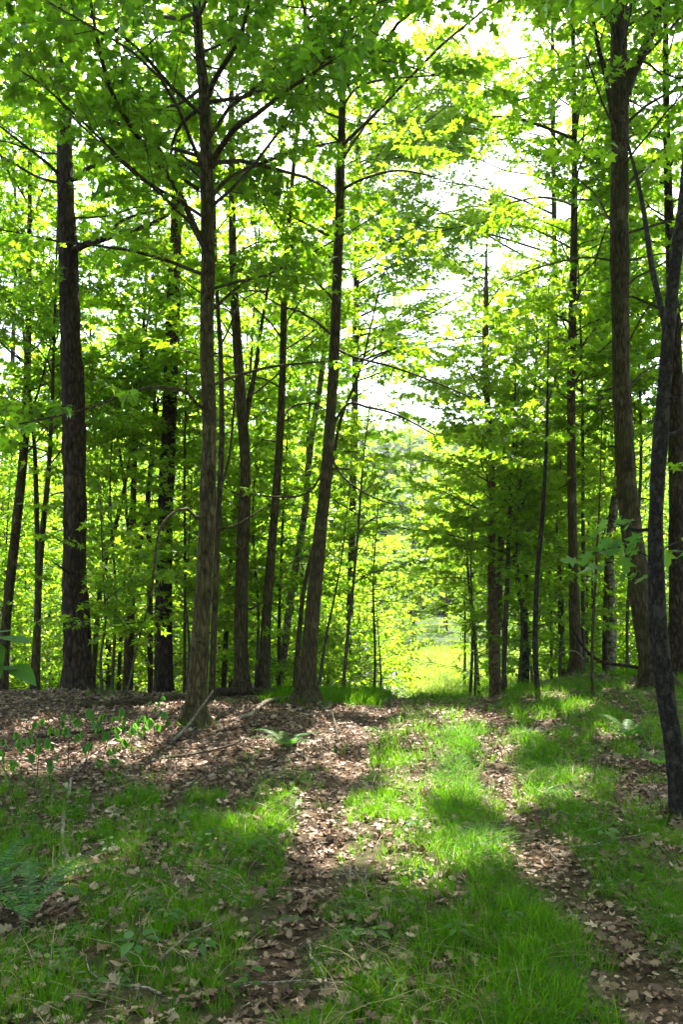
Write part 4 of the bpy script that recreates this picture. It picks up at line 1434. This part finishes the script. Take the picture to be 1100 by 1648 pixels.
# saplings with limp hanging leaves on the litter
DG = 'saplings with limp hanging leaves on the leaf litter'
DL = 'little sapling with limp dark leaves hanging over the leaf litter'


def droop(h, seed, n=7, lean=.5):
    r = np.random.default_rng(seed)
    root = thing('limp_sapling', DL, 'sapling', (0, 0, 0), DG)
    a = seed * 1.7
    t = np.linspace(0, 1, 9)
    pts = np.stack([lean * h * t ** 1.6 * math.cos(a), lean * h * t ** 1.6 * math.sin(a), -.03 + h * (t - .18 * t ** 3)], 1)
    parts = [(*tube(pts, np.linspace(.005, .002, 9), 5), 0, .5)]
    pos = []
    for k in range(n):
        q = .45 + .55 * (k + 1) / n
        p = np.array([np.interp(q, t, pts[:, c]) for c in range(3)])
        b = k * 2.4
        e = p + np.array([math.cos(b), math.sin(b), .25]) * r.uniform(.06, .16)
        parts.append((*tube(np.array([p, (p + e) / 2 + [0, 0, .015], e]), [.002, .0016, .0012], 4), 0, .5))
        pos += [e] * 3
    pos = np.array(pos)
    m = len(pos)
    mk('stem', parts, [B_TWIG], root)
    yd = np.array([0, 0, -1.0]) + r.normal(0, .35, (m, 3))
    zd = r.normal(0, 1, (m, 3))
    V, Fc, va = stamp('oval', pos, yd, zd, r.uniform(.06, .10, m), np.clip(r.normal(.4, .2, m), 0, 1))
    mk('foliage', [(V, Fc, 0, va)], [HERB], root)
    return root


dp = [droop(.55, 1, 8), droop(.42, 2, 7), droop(.7, 3, 9)]
for q, (u, v) in enumerate([(60, 1250), (20, 1268), (110, 1235), (165, 1225), (215, 1222), (80, 1290), (30, 1300), (250, 1200), (130, 1270), (5, 1235), (190, 1262), (270, 1178)]):
    b = on_ground(u, v)
    if q < 3:
        dp[q].location = b
        dp[q].scale = (.9,) * 3
    else:
        c_ = copy_tree(dp[q % 3], b, q * 1.1, .45 + .6 * random.random())
        c_.rotation_euler = (random.uniform(-.35, .35), random.uniform(-.35, .35), q * 1.1)

# big oval leaves reaching in at the left edge
base = np.array([-1.62, 3.1, float(ground(-1.62, 3.1))])
root = thing('broadleaf_shrub', 'shrub with big smooth oval leaves reaching in from the left edge', 'shrub', base)
st = [(base[0], 3.1, base[2] - .05), (-1.55, 3.1, .6), (-1.45, 3.1, 1.05), tuple(P(-55, 1030, 3.1)), tuple(P(-5, 1030, 3.1)), tuple(P(25, 1028, 3.05))]
st = resample(np.array(st), .08)
mk('stem', [(*tube(st, np.linspace(.011, .003, len(st)), 7), 0, .5)], [B_TWIG], root, base)
lv = [((-6, 1018), (48, 1012), .1, -.1), ((8, 1024), (66, 1030), .1, .08), ((-20, 1032), (28, 1046), .1, -.05), ((-30, 1064), (20, 1070), .1, .1), ((12, 1072), (42, 1080), .1, .0),
      ((28, 1074), (68, 1090), .1, .05), ((26, 1048), (58, 1060), .1, -.1), ((-60, 1040), (-20, 1020), .1, 0), ((-8, 1040), (16, 1056), .1, .05)]
pos, yd, zd, sz = [], [], [], []
for (u0, v0), (u1, v1), s, dy in lv:
    a, b = P(u0 - 9, v0, 3.1), P(u1 - 9, v1, 3.1 - dy - .05)
    pos.append(a)
    yd.append(b - a)
    zd.append([random.uniform(-.35, .35), random.uniform(-.5, .05), 1.0])
    sz.append(np.linalg.norm(b - a) * .82)
TM['bigoval'] = (TM['oval'][0] * np.array([1.0, 1, 1.0]), TM['oval'][1])
V, Fc, va = stamp('bigoval', np.array(pos), np.array(yd), np.array(zd), np.array(sz), np.linspace(.3, .7, len(pos)))
mk('foliage', [(V, Fc, 0, va)], [HERB], root, base)

# leafy shoot on the crooked flaky trunk
ft = [o for o in bpy.data.objects if o.name.startswith('cherry_tree')][0]
r = np.random.default_rng(77)
pos, yd = [], []
for u, v, dd in [(940, 905, .35), (958, 888, .3), (962, 920, .3), (985, 872, .25), (980, 905, .3), (1005, 880, .2), (1010, 900, .2), (1030, 885, .15), (1020, 862, .2), (1035, 915, .15), (1010, 925, .25), (975, 850, .3), (1095, 870, .3), (1110, 890, .4), (1085, 900, .25), (1120, 865, .5), (1000, 850, .1), (1030, 850, .2)]:
    pos.append(P(u, v, 5.75 + dd))
    s = -1 if u < 1060 else 1
    yd.append([s * r.uniform(.2, 1), r.uniform(-.8, .2), r.uniform(-.7, .05)])
pos = np.repeat(np.array(pos), 2, 0) + r.normal(0, .045, (len(pos) * 2, 3))
yd = np.repeat(np.array(yd), 2, 0) + r.normal(0, .35, (len(yd) * 2, 3))
n = len(pos)
V, Fc, va = stamp('maple', np.array(pos), np.array(yd), np.array([0, -.35, 1.0]) + r.normal(0, .45, (n, 3)), r.uniform(.09, .145, n), np.clip(r.normal(.6, .2, n), 0, 1))
mk('foliage', [(V, Fc, 0, va)], [HERB], ft, ft.location)


# ------------------------------------------------------------------ fallen wood
def stick(name, label, cat, px, r0, r1, mat=B_DEAD, sides=8, lift=0.0, rough=.12, side=None, seed=1):
    """px: (u, v[, height above ground]) points on the ground, traced."""
    pts = []
    for p in px:
        b = on_ground(p[0], p[1])
        b[2] += (p[2] if len(p) > 2 else r0 * .6) + lift
        pts.append(b)
    pts = np.array(pts)
    n0 = pts[len(pts) // 2].copy()
    S = resample(pts, .06)
    rad = np.linspace(r0, r1, len(S))
    S = np.vstack([S[0], S, S[-1]])
    rad = np.r_[.001, rad, .001]
    o = mk(name, [(*tube(S, rad, sides, rough, seed, 5), 0, .5)], [mat], None, n0)
    o.location = n0
    return tag(o, label, cat)


stick('fallen_stick', 'long pale crooked stick bent like a hook, lying by the dark ferns', 'stick', [(112, 1392), (103, 1365), (101, 1335), (105, 1300), (112, 1275), (116, 1252), (130, 1232), (160, 1210), (200, 1184, .05)], .017, .006)
stick('fallen_log', 'reddish rotten log lying on the litter before the small pine', 'log', [(130, 1141), (190, 1138), (250, 1131), (310, 1126)], .055, .05, B_GREY, 12)
stick('fallen_log', 'straight log behind the maple on the crest', 'log', [(213, 1115, .12), (260, 1115, .12), (300, 1114, .12)], .032, .03, B_DEAD, 10)
stick('fallen_log', 'dark straight log running from the maple to the leaning tree', 'log', [(338, 1124, .08), (390, 1122, .08), (442, 1121, .08)], .06, .05, B_PINE, 12)
stick('fallen_branch', 'curved grey branch on the litter between maple and leaning tree', 'branch', [(338, 1166), (375, 1160), (405, 1150), (430, 1135, .05), (470, 1127, .05)], .02, .03, B_DEAD, 9)
stick('fallen_stick', 'short dark stick upright beside the left rut', 'stick', [(545, 1190, -.02), (538, 1172, .10), (530, 1148, .14)], .011, .006, B_TWIG, 6)
stick('fallen_branch', 'weathered branch half buried in the grass left of the rut', 'branch', [(285, 1362), (305, 1352), (330, 1340), (362, 1332)], .014, .011, B_DEAD, 8)
stick('fallen_stick', 'thin twig lying across the leaf litter behind the pale crooked stick', 'stick', [(0, 1236, .06), (50, 1234, .05), (112, 1248, .02)], .006, .004, B_TWIG, 6)
stick('fallen_stick', 'dark twig at the lower edge of the left rut', 'stick', [(415, 1640), (428, 1622), (430, 1606)], .007, .004, B_TWIG, 6)
stick('fallen_stick', 'forked dark twig in the bare left rut', 'stick', [(455, 1640), (480, 1620), (498, 1600)], .008, .004, B_TWIG, 6)
stick('fallen_stick', 'short mossy stick by the bluish seedling', 'stick', [(190, 1622), (210, 1612), (228, 1604)], .010, .008, B_TWIG, 6)
stick('fallen_branch', 'thin horizontal dead branch across the dark stems on the right bank', 'branch', [(818, 1092, .45), (870, 1092, .45), (905, 1094, .42), (940, 1098, .35)], .014, .01, B_DEAD, 7)
stick('fallen_branch', 'dark fallen limb arching down to the big furrowed trunk', 'branch', [(925, 1100, .75), (945, 1096, .45), (970, 1092, .25), (1005, 1092, .2), (1040, 1092, .15)], .018, .03, B_PINE, 8)
stick('fallen_branch', 'dead twiggy branch lying in the litter near the spindly sapling', 'branch', [(780, 1100, .04), (850, 1098, .04), (905, 1096, .04)], .02, .015, B_DEAD, 7)
stick('fallen_branch', 'dark branch lying across the litter behind the limp saplings', 'branch', [(60, 1192, .03), (95, 1186, .04), (140, 1184, .03), (190, 1180, .05)], .02, .012, B_PINE, 8)
stick('fallen_branch', 'thin dark branch in front of the maple roots', 'branch', [(240, 1226, .02), (290, 1222, .03), (345, 1212, .03), (380, 1205, .05)], .014, .008, B_TWIG, 7)
stick('fallen_branch', 'short dark branch just beyond the maple base on the litter', 'branch', [(345, 1182, .02), (385, 1175, .03), (420, 1172, .03)], .013, .009, B_PINE, 7)
stick('fallen_stick', 'pale thin stick in the mid strip grass pointing up the path', 'stick', [(598, 1272, .02), (606, 1258, .06), (616, 1248, .1)], .006, .003, B_DEAD, 6)
# stick that leans on the maple
a, b = on_ground(275, 1197), P(343, 1112, 8.95)
S = resample(np.array([a + [0, 0, .01], a * .6 + b * .4 + [0, 0, -.03], b]), .06)
o = mk('leaning_stick', [(*tube(S, np.linspace(.017, .011, len(S)), 8, .15, 3), 0, .5)], [B_STICK], None, a)
o.location = a
tag(o, 'pale bare stick propped against the foot of the blotched maple', 'stick')

# ------------------------------------------------------------------ the air over the valley
hz, t, out = newmat('air')
pvn = t.nodes.new('ShaderNodeVolumePrincipled')
pvn.inputs['Color'].default_value = (.86, .93, 1, 1)
pvn.inputs['Density'].default_value = .0002
pvn.inputs['Anisotropy'].default_value = .3
t.links.new(pvn.outputs[0], out.inputs['Volume'])
hv = np.array([(x, y, z) for x in (-420, 420) for y in (-30, 680) for z in (-14, 85)], float)
hf = np.array([(0, 1, 3, 2), (4, 6, 7, 5), (0, 4, 5, 1), (2, 3, 7, 6), (0, 2, 6, 4), (1, 5, 7, 3)])
o = mk('haze', [(hv, hf, 0, 0)], [hz], smooth=False)
o['kind'] = 'stuff'

# little dead twigs strewn over the litter
TWG, TWL = 'dead twigs strewn over the ground', 'thin dead twig lying among the fallen leaves'
tp = []
for k in range(3):
    rr_ = np.random.default_rng(600 + k)
    L_ = .28 + .12 * k
    n_ = 8
    pts = np.stack([np.linspace(-L_ / 2, L_ / 2, n_), np.cumsum(rr_.normal(0, .014, n_)), .014 + .012 * rr_.random(n_)], 1)
    tv = [(*tube(pts, np.linspace(.0045, .002, n_), 5, .2, k), 0, .5)]
    for m_ in (3, 5):
        e = pts[m_] + np.array([.06, .05 * (1 if m_ == 3 else -1), .02])
        tv.append((*tube(np.array([pts[m_], (pts[m_] + e) / 2, e]), [.0025, .002, .001], 4), 0, .5))
    tp.append(tag(mk('twig', tv, [B_DEAD if k else B_TWIG]), TWL, 'twig', TWG))
rq = random.Random(44)
for q in range(54):
    v = 1130 + 500 * rq.random() ** 1.1
    b = on_ground(rq.uniform(10, 1080), v)
    o = tp[q] if q < 3 else tp[q % 3].copy()
    if q >= 3:
        COL.objects.link(o)
    o.location = b + np.array([0, 0, .012])
    o.rotation_euler = (0, 0, rq.uniform(0, 6.28))
    s_ = rq.uniform(.6, 1.3)
    o.scale = (s_, s_, s_)
